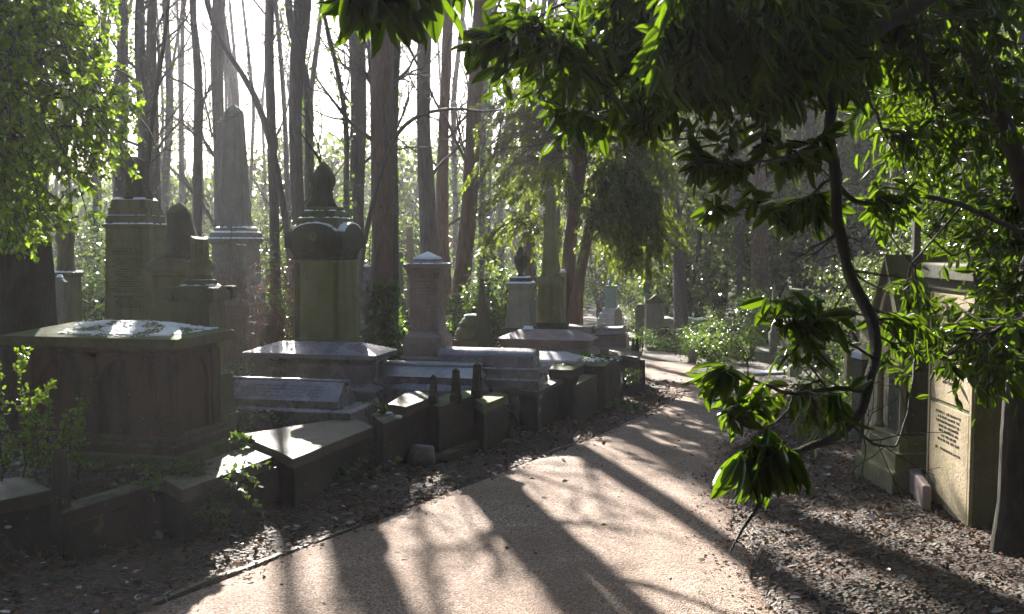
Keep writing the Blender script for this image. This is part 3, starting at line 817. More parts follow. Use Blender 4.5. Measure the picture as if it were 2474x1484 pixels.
# arch-topped square monument
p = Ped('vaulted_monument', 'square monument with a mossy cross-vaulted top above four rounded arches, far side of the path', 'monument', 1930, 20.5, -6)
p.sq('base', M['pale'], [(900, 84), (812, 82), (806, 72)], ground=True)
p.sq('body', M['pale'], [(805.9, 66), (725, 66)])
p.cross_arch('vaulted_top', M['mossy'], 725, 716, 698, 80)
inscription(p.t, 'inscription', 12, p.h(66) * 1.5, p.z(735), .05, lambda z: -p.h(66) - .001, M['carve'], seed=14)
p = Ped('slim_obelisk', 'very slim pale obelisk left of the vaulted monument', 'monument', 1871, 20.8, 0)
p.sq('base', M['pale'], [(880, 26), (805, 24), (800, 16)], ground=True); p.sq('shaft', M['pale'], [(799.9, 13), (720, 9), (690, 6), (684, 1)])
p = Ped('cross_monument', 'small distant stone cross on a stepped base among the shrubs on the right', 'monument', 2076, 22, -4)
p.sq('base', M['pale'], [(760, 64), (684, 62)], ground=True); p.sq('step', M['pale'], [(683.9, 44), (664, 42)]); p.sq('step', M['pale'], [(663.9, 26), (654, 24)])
MB().box(-.035, .035, -.03, .03, p.z(654), p.z(606)).box(-.1, .1, -.028, .028, p.z(628), p.z(619)).build('cross', M['pale'], p.t, .006)
p = Ped('round_headstone', 'grey round-topped headstone partly hidden by the thick red-barked trunk', 'headstone', 886, 16.5, 10)
w_ = 22 / PF * 16.5
MB().extr_y([(-w_, 0), (w_, 0), (w_, p.z(660))] + [(w_ * math.cos(math.pi * i / 10), p.z(662) + .14 * math.sin(math.pi * i / 10)) for i in range(1, 10)] + [(-w_, p.z(660))], -.06, .06).build('slab', M['slab'], p.t, .008)
p.snow(644, 30, .03, 44, thr=-.7)
p = Ped('cross_monument', 'thin stone cross on a stepped base standing between the trunks right of centre left', 'monument', 965, 19, 5)
p.sq('base', M['mossy'], [(800, 44), (752, 40)], ground=True); p.sq('step', M['pale'], [(751.9, 28), (720, 26)]); MB().box(-.06, .06, -.05, .05, p.z(720), p.z(608)).box(-.15, .15, -.045, .045, p.z(645), p.z(634)).build('cross', M['pale'], p.t, .008)
p = Ped('tall_cross_monument', 'distant tall stone cross rising dimly behind the trunks right of centre left', 'monument', 990, 23, 5)
p.sq('base', M['pale'], [(760, 40), (700, 36)], ground=True); MB().box(-.07, .07, -.06, .06, p.z(700), p.z(548)).box(-.2, .2, -.055, .055, p.z(590), p.z(578)).build('cross', M['pale'], p.t, .008)
p = Ped('column_monument', 'hazy pale column on a square pedestal at the far left', 'monument', 158, 14.5, 4)
p.sq('base', M['olive'], [(800, 70), (668, 66), (664, 80), (658, 82)], ground=True)
p.rd('column', M['olive'], [(658, 46), (650, 42), (640, 40), (590, 38), (582, 44), (570, 46), (560, 40), (540, 36)], 24); p.snow(657.5, 80, .025, 45, hole=40, thr=-.2)
p = Ped('leaning_headstone', 'pale leaning headstone in shade on the far left', 'headstone', 128, 13.5, 10, tilt=(0, .06))
MB().extr_y([(-.1, 0), (.1, 0), (.1, p.z(680)), (0, p.z(668)), (-.1, p.z(680))], -.04, .04).build('slab', M['pale'], p.t, .006); p.snow(669, 18, .04, 47, thr=-.8)

# --------- low tombs in the left row
# dark hipped chest tomb
H2 = .985
t, c, z0 = chest('hipped_tomb', 'dark polished hipped tomb directly in front of the hooded urn monument', (909, 948), .50, 13, 1.68, .74,
    [('plinth', M['slab'], [(-99, .0), (.50, .0), (.515, -.01), (.58, -.10)], .006),
     ('body', M['slab'], [(.5802, -.115), (.79, -.10), (.825, -.09), (.86, -.045), (.865, -.02)], .004),
     ('lid', M['slab'], [(.8652, .0), (.915, .005), (.922, .0), (1.03, -.32, -.345)], .004)])
# coped stone with roll ridge
c = G(846, 1000, .52); ph = R(13); u = Vector((math.cos(ph), -math.sin(ph), 0)); v = Vector((math.sin(ph), math.cos(ph), 0))
ctr = c - u * .72 + v * .30; z0 = gz(ctr.x, ctr.y) - .05
t = thing('coped_tomb', 'low dark stone with sloping lettered face and rolled ridge, before the dark hipped tomb', 'tomb', (ctr.x, ctr.y, z0), -ph)
MB().loft([(0, .72, .30), (.52 - z0, .72, .30), (.545 - z0, .69, .27)]).build('plinth', M['slab'], t, .005)
MB().extr_x([(-.24, .5455 - z0), (.24, .5455 - z0), (.24, .60 - z0), (.05, .79 - z0), (-.05, .79 - z0), (-.24, .62 - z0)], -.66, .56).build('coping', M['slab'], t, .004)
mb = MB().lathe([(-.72, .028), (.60, .028)], 16); o = mb.build('ridge_roll', M['slab'], t, smooth=False); o.rotation_euler = (0, math.pi / 2, 0); o.location = (0, -.02, .79 - z0)
rr = random.Random(5); mb = MB()
for r in range(4):
    s0 = .18 + r * .17; y0, zz = -.24 + .19 * s0, .62 - z0 + .17 * s0; x = -.42
    while x < .36:
        w = rr.uniform(.008, .02)
        if rr.random() < .8: mb.add([(x, y0, zz + .0015), (x + w, y0, zz + .0015), (x + w, y0 + .018, zz + .0176), (x, y0 + .018, zz + .0176)], [(0, 1, 2, 3)])
        x += w + .006
mb.build('inscription', M['carve_soft'], t)
# bevelled marble-grey ledger behind the little posts
t, c, z0 = chest('ridged_ledger', 'low pale grey ledger stone with a ridge, behind the three small obelisk posts', (1168, 948), .50, 13, 1.45, .72,
    [('plinth', M['slab'], [(-99, 0), (.50, 0), (.56, -.06)], .005),
     ('body', M['slab'], [(.5602, -.08), (.64, -.08), (.645, -.06)], .004),
     ('face', M['marble'], [(.6452, -.06), (.735, -.12, -.24), (.74, -.12, -.25)], .004),
     ('ridge', M['marble'], [(.7402, -.11, -.27), (.775, -.11, -.27), (.79, -.14, -.30)], .004)])
# barrel tomb
t, c, z0 = chest('barrel_tomb', 'long stone tomb with a rounded barrel top and raised lettering, right of the granite pedestal', (1299, 918), .615, 13, 1.30, .50,
    [('plinth', M['slab'], [(-99, .02), (.60, .02), (.62, 0), (.73, 0), (.745, -.02)], .006),
     ('body', M['slab'], [(.7452, -.06), (.85, -.07), (.852, -.07)], .003)])
n = 14; r_ = .18; prof = [(-r_, .8522 - z0), (r_, .8522 - z0)] + [(r_ * math.cos(math.pi * i / n), .8522 - z0 + .10 * math.sin(math.pi * i / n)) for i in range(1, n)]
MB().extr_x(prof, -.60, .585).build('barrel_top', M['slab'], t, .002)
mb = MB(); rr = random.Random(9); x = -.56
while x < .52:
    w = rr.uniform(.008, .016)
    if rr.random() < .85:
        for a0 in ((100, 112), (118, 128))[:rr.choice([1, 2, 2])]:
            a_, b_ = [math.radians(q) for q in a0]
            P_ = [(x, (r_ + .002) * math.cos(a_), .8522 - z0 + .103 * math.sin(a_)), (x + w, (r_ + .002) * math.cos(a_), .8522 - z0 + .103 * math.sin(a_)),
                  (x + w, (r_ + .002) * math.cos(b_), .8522 - z0 + .103 * math.sin(b_)), (x, (r_ + .002) * math.cos(b_), .8522 - z0 + .103 * math.sin(b_))]
            mb.add(P_, [(0, 1, 2, 3)])
    x += w + .012
mb.build('raised_lettering', M['carve_soft'], t)
# bevelled blue-white slab behind the barrel tomb
chest('pale_slab', 'smooth blue-grey slab lying behind the barrel-topped tomb', (1388, 876), .64, 13, 1.0, .62,
    [('plinth', M['slab'], [(-99, .06), (.60, .06), (.62, .03)], .004), ('slab', M['marble'], [(.6202, .0), (.66, .0), (.67, -.02), (.735, -.18, -.2), (.738, -.19, -.21)], .003)])
# hipped pink tomb
t, c, z0 = chest('hipped_tomb', 'pink-brown chest tomb with a shallow hipped lid, beyond the barrel tomb', (1430, 853), .62, 13, 1.44, .66,
    [('plinth', M['pink'], [(-99, .02), (.60, .02), (.66, -.06)], .005),
     ('body', M['pink'], [(.6602, -.08), (.78, -.06), (.783, -.02)], .004),
     ('lid', M['pink'], [(.7832, .0), (.80, .0), (.92, -.30, -.31), (.925, -.31, -.32)], .004)])
snow_sheet(t, .08, .05, .925 - z0, .05, -.30, 0, thr=-.9, seed=51)
# broken ledger tomb further on
t, c, z0 = chest('broken_ledger_tomb', 'grey tomb with a cracked tilted top slab, at the far end of the left row', (1520, 843), .48, 13, 1.20, .62,
    [('plinth', M['pink'], [(-99, .03), (.47, .03), (.49, .0)], .006), ('body', M['pink'], [(.4902, -.06), (.66, -.07), (.69, -.03), (.70, -.03)], .005)])
o = MB().loft([(.7, .26, .26), (.82, .22, .2)], 0, 0).build('broken_slab', M['pink'], t, .006); o.location = (-.30, 0, .003 - z0); o.rotation_euler = (0, R(2), 0)
o = MB().loft([(.7, .25, .26), (.80, .21, .2)], 0, 0).build('broken_slab', M['pink'], t, .006); o.location = (.29, 0, .006 - z0); o.rotation_euler = (0, R(-3), R(2))
o = MB().loft([(.0, .11, .22), (.03, .10, .21)], 0, 0).build('cracked_piece', M['pale'], t, .006); o.location = (.08, -.02, .80 - z0); o.rotation_euler = (0, R(-24), R(8))

# --------- walls, kerbs, slabs along the left edge of the path
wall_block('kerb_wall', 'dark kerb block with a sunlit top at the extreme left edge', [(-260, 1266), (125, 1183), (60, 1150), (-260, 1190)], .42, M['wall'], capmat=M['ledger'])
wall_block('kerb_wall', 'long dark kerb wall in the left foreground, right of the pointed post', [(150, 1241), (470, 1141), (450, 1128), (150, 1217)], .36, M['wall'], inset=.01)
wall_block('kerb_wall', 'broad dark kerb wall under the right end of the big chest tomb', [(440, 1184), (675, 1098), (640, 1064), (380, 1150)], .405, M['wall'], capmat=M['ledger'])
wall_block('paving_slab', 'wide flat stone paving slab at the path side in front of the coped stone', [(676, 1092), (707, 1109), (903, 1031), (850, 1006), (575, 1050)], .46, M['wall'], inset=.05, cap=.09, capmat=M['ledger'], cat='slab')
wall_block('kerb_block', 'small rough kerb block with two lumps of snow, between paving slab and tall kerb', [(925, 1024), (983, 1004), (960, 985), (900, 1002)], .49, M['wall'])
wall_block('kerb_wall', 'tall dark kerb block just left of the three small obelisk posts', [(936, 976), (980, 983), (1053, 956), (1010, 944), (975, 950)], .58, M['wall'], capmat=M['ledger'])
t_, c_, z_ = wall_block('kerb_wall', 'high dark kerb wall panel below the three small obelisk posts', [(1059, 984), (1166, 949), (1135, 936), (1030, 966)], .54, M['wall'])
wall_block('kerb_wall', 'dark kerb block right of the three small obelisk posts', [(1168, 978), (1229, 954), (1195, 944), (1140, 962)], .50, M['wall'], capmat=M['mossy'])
a_, b_ = G(1050, 1106, .08), G(1175, 1062, .08)
t = thing('footing_stone', 'sloping stone footing at the bottom of the high kerb wall', 'kerb', (a_.x, a_.y, -.05)); e = b_ - a_
MB().prism([(0, 0), (e.x, e.y), (e.x - .12, e.y + .1), (-.12, .1)], 0, .12).build('stone', M['wall'], t, .01, rough=.01)
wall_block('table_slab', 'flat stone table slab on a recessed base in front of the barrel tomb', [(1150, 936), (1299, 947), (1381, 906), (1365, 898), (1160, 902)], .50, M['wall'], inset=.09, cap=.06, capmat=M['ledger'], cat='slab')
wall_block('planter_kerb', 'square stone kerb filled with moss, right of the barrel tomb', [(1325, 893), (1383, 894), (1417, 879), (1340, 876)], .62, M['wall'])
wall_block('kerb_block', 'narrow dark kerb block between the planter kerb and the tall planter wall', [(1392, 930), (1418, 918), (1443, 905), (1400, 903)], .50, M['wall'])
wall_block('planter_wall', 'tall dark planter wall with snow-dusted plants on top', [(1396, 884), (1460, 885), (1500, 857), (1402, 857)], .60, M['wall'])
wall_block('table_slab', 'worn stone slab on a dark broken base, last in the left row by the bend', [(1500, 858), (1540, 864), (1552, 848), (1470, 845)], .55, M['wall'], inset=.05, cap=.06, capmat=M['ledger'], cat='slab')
rough_stone('rough_post', 'short rough stone post at the outer corner of the last slab by the bend', [(945, 1546, 1562), (900, 1547, 1561), (870, 1547, 1560)], 1554, 14.6, M['wall'], 'post')
rough_stone('small_stone', 'small mossy stone on the verge below the kerb block right of the obelisk posts', [(1055, 1225, 1245), (1040, 1226, 1243), (1036, 1229, 1240)], 1235, 11.1, M['mossy'], 'stone')
for px, lab in ((1531, 'small dark pointed stone, left of a pair near the bend'), (1541, 'small dark pointed stone, right of a pair near the bend')):
    rough_stone('small_pointed_stone', lab, [(858, px-5, px+5), (835, px-5, px+5), (822, px-3, px+3), (816, px-1, px+1)], px, 15.4, M['dark'], 'stone', group='pair of small pointed stones')
for px, py, lab in ((1551, 848, 'iron spike at the corner of the last slab by the bend, nearer one'), (1546, 842, 'iron spike at the corner of the last slab by the bend, farther one')):
    q = G(px, py, .55); t = thing('iron_spike', lab, 'spike', (q.x, q.y, .55 - .02), group='iron spikes by the bend')
    MB().lathe([(0, .008), (.12, .008), (.125, .016), (.14, .016), (.16, .002)], 8).build('spike', M['carve'], t)

# the big chest tomb, left foreground
L_, D_ = 1.52, .84
c = G(435, 1112, .44); ph = R(13)
u = Vector((math.cos(ph), -math.sin(ph), 0)); v = Vector((math.sin(ph), math.cos(ph), 0))
ctr = c - u * (L_ / 2 + .12) + v * (D_ / 2 + .10); z0 = .36
t = thing('chest_tomb', 'big brown chest tomb with a hipped mossy lid half covered in snow, left foreground', 'tomb', (ctr.x, ctr.y, z0), -ph)
dz = lambda px, py: 0
ZB = {}
dd = ctr.y - math.cos(ph) * D_ / 2
z_cap_top = zat(430, 820, 8.12) - z0; z_cap_bot = zat(430, 845, 8.12) - z0; zbm = zat(419, 1062, 8.12) - z0
MB().loft([(-.08, L_/2 + .13, D_/2 + .13), (zbm - .14, L_/2 + .12, D_/2 + .12), (zbm - .135, L_/2 + .06, D_/2 + .06)]).build('plinth', M['mossy'], t, .01, rough=.005)
MB().loft([(zbm - .1345, L_/2 + .055, D_/2 + .055), (zbm - .07, L_/2 + .05, D_/2 + .05), (zbm - .05, L_/2 + .015, D_/2 + .015), (zbm - .02, L_/2 + .01, D_/2 + .01), (zbm, L_/2 - .02, D_/2 - .02)]).build('base_moulding', M['brown'], t, .006)
hb, ht = zbm, z_cap_bot
MB().loft([(hb + .0005, L_/2 - .07, D_/2 - .07), (ht - .05, L_/2 - .07, D_/2 - .07)]).build('body', M['brown'], t, .004)
for sx in (-1, 1):
    for sy in (-1, 1): MB().loft([(hb + .001, .07, .07), (ht - .055, .07, .07)], sx * (L_/2 - .09), sy * (D_/2 - .09)).build('corner_pilaster', M['brown'], t, .006)
def arch_frame(w, h, th, depth):
    """plate with a round-arched opening, in x-z, front at y=0"""
    n = 14; r = w / 2 - th; zs = h - th - r
    inner = [(-r, 0)] + [(-r * math.cos(math.pi * i / n), zs + r * math.sin(math.pi * i / n)) for i in range(n + 1)] + [(r, 0)]
    m = len(inner); outer = []
    for (x, z) in inner:
        if z <= 0: outer.append((math.copysign(w / 2, x), 0))
        elif z <= zs + 1e-6: outer.append((math.copysign(w / 2, x), z))
        else:
            if abs(x) * h > (z) * (w / 2) * .8: outer.append((math.copysign(w / 2, x), min(h, z + (h - z) * .6)))
            else: outer.append((x * (w / 2) / r if abs(x) > .6 * r else x, h))
    mb = MB(); V = []
    for (a, b), (c_, d_) in zip(inner, outer): V += [(a, 0, b), (c_, 0, d_), (a, depth, b), (c_, depth, d_)]
    F = []
    for i in range(m - 1):
        k = 4 * i; F += [(k, k+4, k+5, k+1), (k, k+2, k+6, k+4), (k+1, k+5, k+7, k+3)]
    return mb.add(V, F)
pw = (L_ - .36) / 2; ph_ = ht - .06 - hb
for k in range(2):
    o = arch_frame(pw, ph_, .045, .045).build('arched_panel', M['brown'], t, .0); o.location = (-(L_ - .36) / 4 + k * (L_ - .36) / 2, -D_/2 + .028, hb + .002)
o = arch_frame(D_ - .34, ph_, .045, .045).build('arched_panel', M['brown'], t, .0); o.rotation_euler = (0, 0, math.pi / 2); o.location = (L_/2 - .028, 0, hb + .002)
MB().loft([(ht - .05, L_/2 - .04, D_/2 - .04), (ht - .03, L_/2 - .035, D_/2 - .035), (ht - .0005, L_/2 + .02, D_/2 + .02)]).build('top_moulding', M['brown'], t, .005)
hc = z_cap_top
MB().loft([(ht, L_/2 + .075, D_/2 + .055), (hc, L_/2 + .08, D_/2 + .06), (hc + .10, L_/2 - .38, .03), (hc + .104, L_/2 - .39, .02)]).build('lid', M['mossy'], t, .008)
def capslope(x, y):
    a = (L_/2 + .08 - abs(x)) / .46; b = (D_/2 + .06 - abs(y)) / (D_/2 + .03)
    return .10 * max(0, min(a, b, 1))
def capslope2(x, y): return capslope(x + .22, y - .0)
so = snow_sheet(t, .54, .40, hc + .003, .011, .20, 0, thr=-.02, seed=61, slope=lambda x, y: capslope(x + .20, y), step=.0095, scale=5.5)
n_ = 2600; fx = np.clip(rng.normal(.24, .26, n_), -.5, .78); fy_ = rng.uniform(-.44, .40, n_); kk = rng.uniform(0, 1, n_) < np.exp(-((fx - .28) / .34) ** 2) * .9; fx, fy_ = fx[kk], fy_[kk]; n_ = len(fx)
fz = np.array([hc + .003 + capslope(a_, b_) for a_, b_ in zip(fx, fy_)])
leaf_obj('snow', M['snow'], t, [('oval', np.stack([fx, fy_, fz], 1), nrm(rng.normal(size=(n_, 3)) * np.array([1, 1, .1])), nrm(rng.normal(size=(n_, 3)) * .15 + np.array([0, 0, 1.])), rng.uniform(.006, .022, n_), 1.6)])
# pointed kerb post left
p = Ped('pointed_post', 'small dark stone post with a pointed top beside the upright holly shoots, left foreground', 'post', 129, 6.85, 13)
p.sq('post', M['wall'], [(1260, 50), (1200, 47), (1196, 42), (1105, 36), (1100, 34), (1092, 26), (1083, 8)], ground=True, bevel=.006)
# three small obelisk posts
for px, ytop, yb, w, d_, lab in ((1045, 905, 966, 24, 10.35, 'leftmost'), (1100, 890, 968, 30, 10.45, 'middle'), (1151, 876, 955, 30, 10.9, 'rightmost')):
    p = Ped('small_obelisk_post', f'small dark obelisk-shaped kerb post, {lab} of the three', 'post', px, d_, 13, group='small obelisk posts on the kerb wall', zbase=.5)
    h_ = yb - ytop
    p.sq('post', M['wall'], [(yb + 6, w), (yb - h_ * .18, w), (yb - h_ * .19, w * .86), (ytop + 11, w * .62), (ytop + 9, w * .66), (ytop + 4, w * .5), (ytop, 3)], bevel=.003)
# half buried bucket
q = gpix(1015, 1128); t = thing('bucket', 'small grey plastic bucket half buried upside down against the kerb wall', 'bucket', (q.x, q.y + .05, q.z - .02), 0, tilt=(R(-8), R(5)))
MB().lathe([(0, .145), (.14, .128), (.20, .118), (.222, .105), (.226, .001)], 32).build('body', M['bucket'], t, smooth=True)
o = MB().lathe([(-.006, .135), (.0, .141), (.012, .141), (.016, .131)], 32).build('rim', M['bucket'], t, smooth=True); o.rotation_euler = (R(62), 0, 0); o.location = (0, -.0, .085)
MB().box(-.025, .025, -.128, -.115, .17, .19).build('handle_lug', M['bucket'], t, .003); MB().box(-.028, .028, -.1285, -.122, .135, .142).build('slot', M['carve'], t)

# --------- right side monuments
# the near inscribed slab monument
nc = G(2345, 1283, .08); fc = W(2243, 600, 7.27 / 7.6 * 8.19)
ph = R(2.0); v = Vector((math.sin(ph), math.cos(ph), 0)); u = Vector((math.cos(ph), -math.sin(ph), 0)); LD = .88; WD = 1.25
ctr = nc + v * LD / 2 + u * WD / 2; z0 = .0; HT = zat(2345, 640, nc.y)
t = thing('table_monument', 'large dark monument at the right edge with a sunlit inscribed side facing the path', 'monument', (ctr.x, ctr.y, z0), -ph)
hx, hy = WD / 2, LD / 2
MB().loft([(0, hx + .015, hy + .015), (.05, hx + .012, hy + .012), (.06, hx, hy), (HT - .22, hx, hy)]).build('body', M['olive'], t, .006)
MB().loft([(HT - .2195, hx + .01, hy + .01), (HT - .2, hx + .02, hy + .02), (HT - .14, hx + .03, hy + .03), (HT - .12, hx + .06, hy + .06), (HT - .015, hx + .065, hy + .065), (HT, hx + .055, hy + .055)]).build('cornice', M['dark'], t, .006)
for ya, yb_ in ((-hy + .02, -hy + .055), (hy - .055, hy - .02)): MB().box(-hx - .014, -hx + .01, ya, yb_, .1, HT - .24).build('edge_strip', M['lit'], t, .003)  # strips and tablets: sunlight painted as paler stone; really one stone with the body
MB().box(-hx - .010, -hx + .01, -hy + .07, hy - .07, .10, .93).build('lower_tablet', M['lit'], t, .004)
MB().box(-hx - .008, -hx + .01, -hy + .07, hy - .07, .96, HT - .24).build('upper_tablet', M['lit'], t, .004)
inscription(t, 'inscription', 9, .5, .86, .036, lambda z: -hx - .0105, M['carve'], axis='side', seed=23, sw=.003)
inscription(t, 'inscription', 14, .5, HT - .36, .045, lambda z: -hx - .0085, M['carve'], axis='side', seed=29, sw=.003)
# gothic gabled shrine
p = Ped('gabled_shrine', 'narrow gothic monument with steep gable, pointed arch and tall pinnacle', 'monument', 2212, 8.7, -4)
a = .17; Z = p.z
for nm, x0 in (('base', 0),):
    MB().loft([(0, .34, .38), (.20, .34, .38), (.21, .30, .34), (.36, .30, .34), (.37, .25, .30), (.50, .25, .30)]).build('stepped_base', M['olive'], p.t, .008)
MB().loft([(.5002, .15, .20), (Z(770), .15, .20)]).build('body', M['dark'], p.t, .005)
for sx in (-1, 1):
    for sy in (-1, 1):
        MB().lathe([(.501, .045), (.53, .04), (.55, .028), (Z(885), .026), (Z(878), .05), (Z(868), .055)], 14, sx * .19, sy * .22).build('corner_column', M['olive'], p.t, smooth=True)
MB().loft([(Z(867), .24, .27), (Z(800), .22, .25), (Z(798), .25, .28), (Z(785), .25, .28)]).build('canopy_block', M['lit'], p.t, .008)  # paler than the shrine body: yellow sunlight put into the colour
g0, g1 = Z(784.5), Z(632)
prof = [(-.27, g0), (.27, g0), (.27, g0 + .04), (0, g1), (-.27, g0 + .04)]
MB().extr_x(prof, -.22, .22).build('gable', M['dark'], p.t, .004)
rf = MB()
for s_ in (-1, 1):
    P_ = [(s_ * .30, g0 - .02), (0, g1 + .015), (0, g1 + .06), (s_ * .33, g0 + .01)]
    if s_ < 0: P_ = P_[::-1]
    rf.extr_x([(y, z) for y, z in P_], -.28, .28)
rf.build('roof', M['mossy'], p.t, .003)
n = 8; ar = MB(); pts_o = []; pts_i = []
for i in range(n + 1):
    f = i / n; pts_o.append((-.17 * (1 - f ** 1.6), g0 + .02 + .36 * f)); pts_i.append((-.13 * (1 - f ** 1.6), g0 + .02 + .30 * f))
for s_ in (-1, 1):
    for i in range(n):
        q = [pts_o[i], pts_o[i+1], pts_i[i+1], pts_i[i]]; q = [(s_ * y, z) for y, z in q]
        V = [(-.222, y, z) for y, z in q] + [(-.245, y, z) for y, z in q]
        ar.add(V, [(4,5,6,7), (0,1,5,4), (1,2,6,5), (2,3,7,6), (3,0,4,7)])
ar.build('pointed_arch', M['lit'], p.t)  # arch carries the same painted sunlight
MB().loft([(g1 - .05, .045, .045), (g1 + .08, .045, .045), (g1 + .1, .03, .03), (Z(520), .026, .026), (Z(515), .045, .045), (Z(503), .04, .04), (Z(498), .01, .01)]).build('pinnacle', M['dark'], p.t, .004)
MB().lathe([(Z(790)-.03, .001), (Z(790)-.02, .03), (Z(790), .04), (Z(790)+.02, .03), (Z(790)+.03, .001)], 12, -.25, -.27).build('carved_boss', M['olive'], p.t, smooth=True)
# kerb in front of the shrine
A_ = [G(2168, 1099, .3), G(2228, 1172, .3), G(2250, 1175, .3), G(2195, 1092, .3)]; cc = sum(A_, Vector()) / 4
t = thing('kerb_stone', 'pale sunlit kerb stone with a sloping edge at the foot of the gabled shrine', 'kerb', (cc.x, cc.y, 0))
MB().prism([(q.x - cc.x, q.y - cc.y) for q in A_], 0, .30).build('stone', M['pink'], t, .02, rough=.006)
# flat-lidded pedestal further back right
p = Ped('flat_topped_pedestal', 'stone pedestal with a broad flat lid, half hidden behind the hanging laurel stem', 'monument', 2120, 12.6, -6)
p.sq('base', M['pale'], [(960, 96), (880, 92)], ground=True); p.sq('body', M['green'], [(879.9, 76), (790, 74)]); p.sq('lid', M['olive'], [(789.9, 80), (775, 92), (764, 92), (762, 88)])
p = Ped('dark_pillar_stone', 'dark square pillar stone with a pale sloping top, below the flat-lidded pedestal', 'grave marker', 2098, 10.8, -8)
p.sq('pillar', M['dark'], [(1064, 64), (868, 62), (866, 70)], ground=True); p.sq('top', M['marble'], [(865.9, 72), (852, 66), (846, 50)])
p = Ped('lichened_headstone', 'yellow-green upright headstone seen edge on, right of the dark pillar stone', 'headstone', 2136, 9.9, -10)
MB().box(-.05, .05, -.22, .22, 0, p.z(905)).build('slab', M['lit'], p.t, .012, rough=.004)
for px, d_, yt, w, lab, mt in ((1925, 17.2, 880, 30, 'pale upright headstone behind the laurel leaves, nearest the path', 'pale'), (2008, 15.0, 866, 44, 'broad pale headstone behind the laurel leaves, middle of the right bank', 'pale'),
                               (2062, 14.2, 842, 30, 'narrow green-grey headstone left of the hanging laurel stem', 'olive'), (1965, 19.5, 826, 24, 'small distant headstone behind the vaulted monument', 'olive')):
    p = Ped('headstone', lab, 'headstone', px, d_, -6, group='headstones on the right bank')
    w_ = w / 2 / PF * d_; zt = p.z(yt)
    MB().extr_y([(-w_, 0), (w_, 0), (w_, zt - w_ * .6)] + [(w_ * math.cos(math.pi * i / 8), zt - w_ * .6 + w_ * .6 * math.sin(math.pi * i / 8)) for i in range(1, 8)] + [(-w_, zt - w_ * .6)], -.05, .05).build('slab', M[mt], p.t, .008)

# ------------------------------------------------------------------ vegetation
def vv(p): return np.array([p[0], p[1], p[2]], float)
ZUP = np.array([0, 0, 1.0])

def pixline(pts, d, n=26):
    """pts bottom to top: (px, py, width px[, depth])"""
    L = []
    for q in pts:
        dd = q[3] if len(q) > 3 else d
        w = W(q[0], q[1], dd); L.append((w.x, w.y, w.z, q[2] / PF * dd / 2))
    return L

def trunk_mesh(name, line, mat, parent, origin, n=30, sides=14, flare=.55, rough=.07, sd=0):
    A = resample(line, n); P = A[None, :, :3]; Rr = A[None, :, 3].copy()
    zz = A[:, 2] - A[0, 2]
    Rr = Rr * (1 + flare * np.exp(-zz / .25))[None]
    V, F = tubes(P, Rr, sides)
    c = np.repeat(A[:, :3], sides, axis=0); off = V - c; ang = np.tile(np.arange(sides) / sides * 2 * np.pi, n)
    k = 1 + rough * np.sin(3 * ang + c[:, 2] * .8 + sd) + rough * .7 * np.sin(5 * ang - c[:, 2] * 1.7 + sd * 2) + rough * .5 * rng.normal(size=len(ang))
    V = c + off * k[:, None]
    return mesh_obj(name, V - origin, F, mat, parent, smooth=True), P, A[None, :, 3]

def tree(name, label, pts, d, mat='bark', limbs=12, L=2.6, group=None, top=13.0, ivy=0, ivy_z=(0, 3), t0=.2, leaf=None, sub=(6, 5), ang=50, trop=.9, n_side=14, cat='tree'):
    line = pixline(pts, d)
    x0, y0 = line[0][0], line[0][1]; zg = gz(x0, y0)
    if line[0][2] > zg: line = [(x0 - (line[1][0] - x0) * .15, y0, zg - .1, line[0][3] * 1.08)] + line
    else: line[0] = (x0, y0, zg - .1, line[0][3])
    a, b = line[-2], line[-1]
    if b[2] < top:
        k = min(3.0, (top - b[2]) / max(.5, b[2] - a[2])); dx = max(-2.5, min(2.5, (b[0] - a[0]) * k * .6))
        line.append((b[0] + dx, b[1] + rng.uniform(-.3, .3), top, b[3] * .45))
    org = np.array([line[0][0], line[0][1], zg])
    t = thing(name, label, cat, tuple(org), 0, group)
    o, P, Rr = trunk_mesh('trunk', line, M[mat], t, org, sides=n_side, sd=rng.uniform(0, 6))
    if limbs:
        P1, R1 = spawn(P, Rr, limbs, L, ang, trop, 8, t0, .98, .26, .16, .010, .3, lt=.4)
        fd = max(1, d / 20); P2, R2 = spawn(P1, R1, sub[0], L * .45, 45, .6, 6, .2, 1, .55, .2, .0055 * fd, .4)
        P3, R3 = spawn(P2, R2, sub[1], L * .24, 45, .3, 4, .15, 1, .6, .25, .0042 * fd, .5)
        V, F = join([tubes(P1, R1, 6), tubes(P2, R2, 4), tubes(P3, R3, 3)])
        mesh_obj('crown', V - org, F, M[mat if mat != 'bark_red' else 'bark'], t, smooth=True)
        if leaf: leaf_obj('foliage', M[leaf[0]], t, [along(P3, leaf[1], 'diamond', leaf[2], .3), along(P2, leaf[1], 'diamond', leaf[2], .3)], org)
    if ivy:
        n = ivy; idx = rng.uniform(0, 1, n) ** 1.3; zs = zg + ivy_z[0] + idx * (ivy_z[1] - ivy_z[0])
        A = resample(line, 60); xs = np.interp(zs, A[:, 2], A[:, 0]); ys = np.interp(zs, A[:, 2], A[:, 1]); rs = np.interp(zs, A[:, 2], A[:, 3])
        an = rng.uniform(0, 2 * np.pi, n); out = np.stack([np.cos(an), np.sin(an), np.zeros(n)], 1)
        Pq = np.stack([xs, ys, zs], 1) + out * (rs + np.abs(rng.normal(0, .07, n)) + .01)[:, None]
        leaf_obj('ivy', M['ivy'], t, [('ivy', Pq, nrm(rng.normal(size=(n, 3)) * .6 + out * .3 - ZUP * .5), nrm(out + rng.normal(size=(n, 3)) * .5), rng.uniform(.05, .09, n) * (1 + max(0, d - 18) * .035), 1.0)], org)
    return t, P, Rr, org

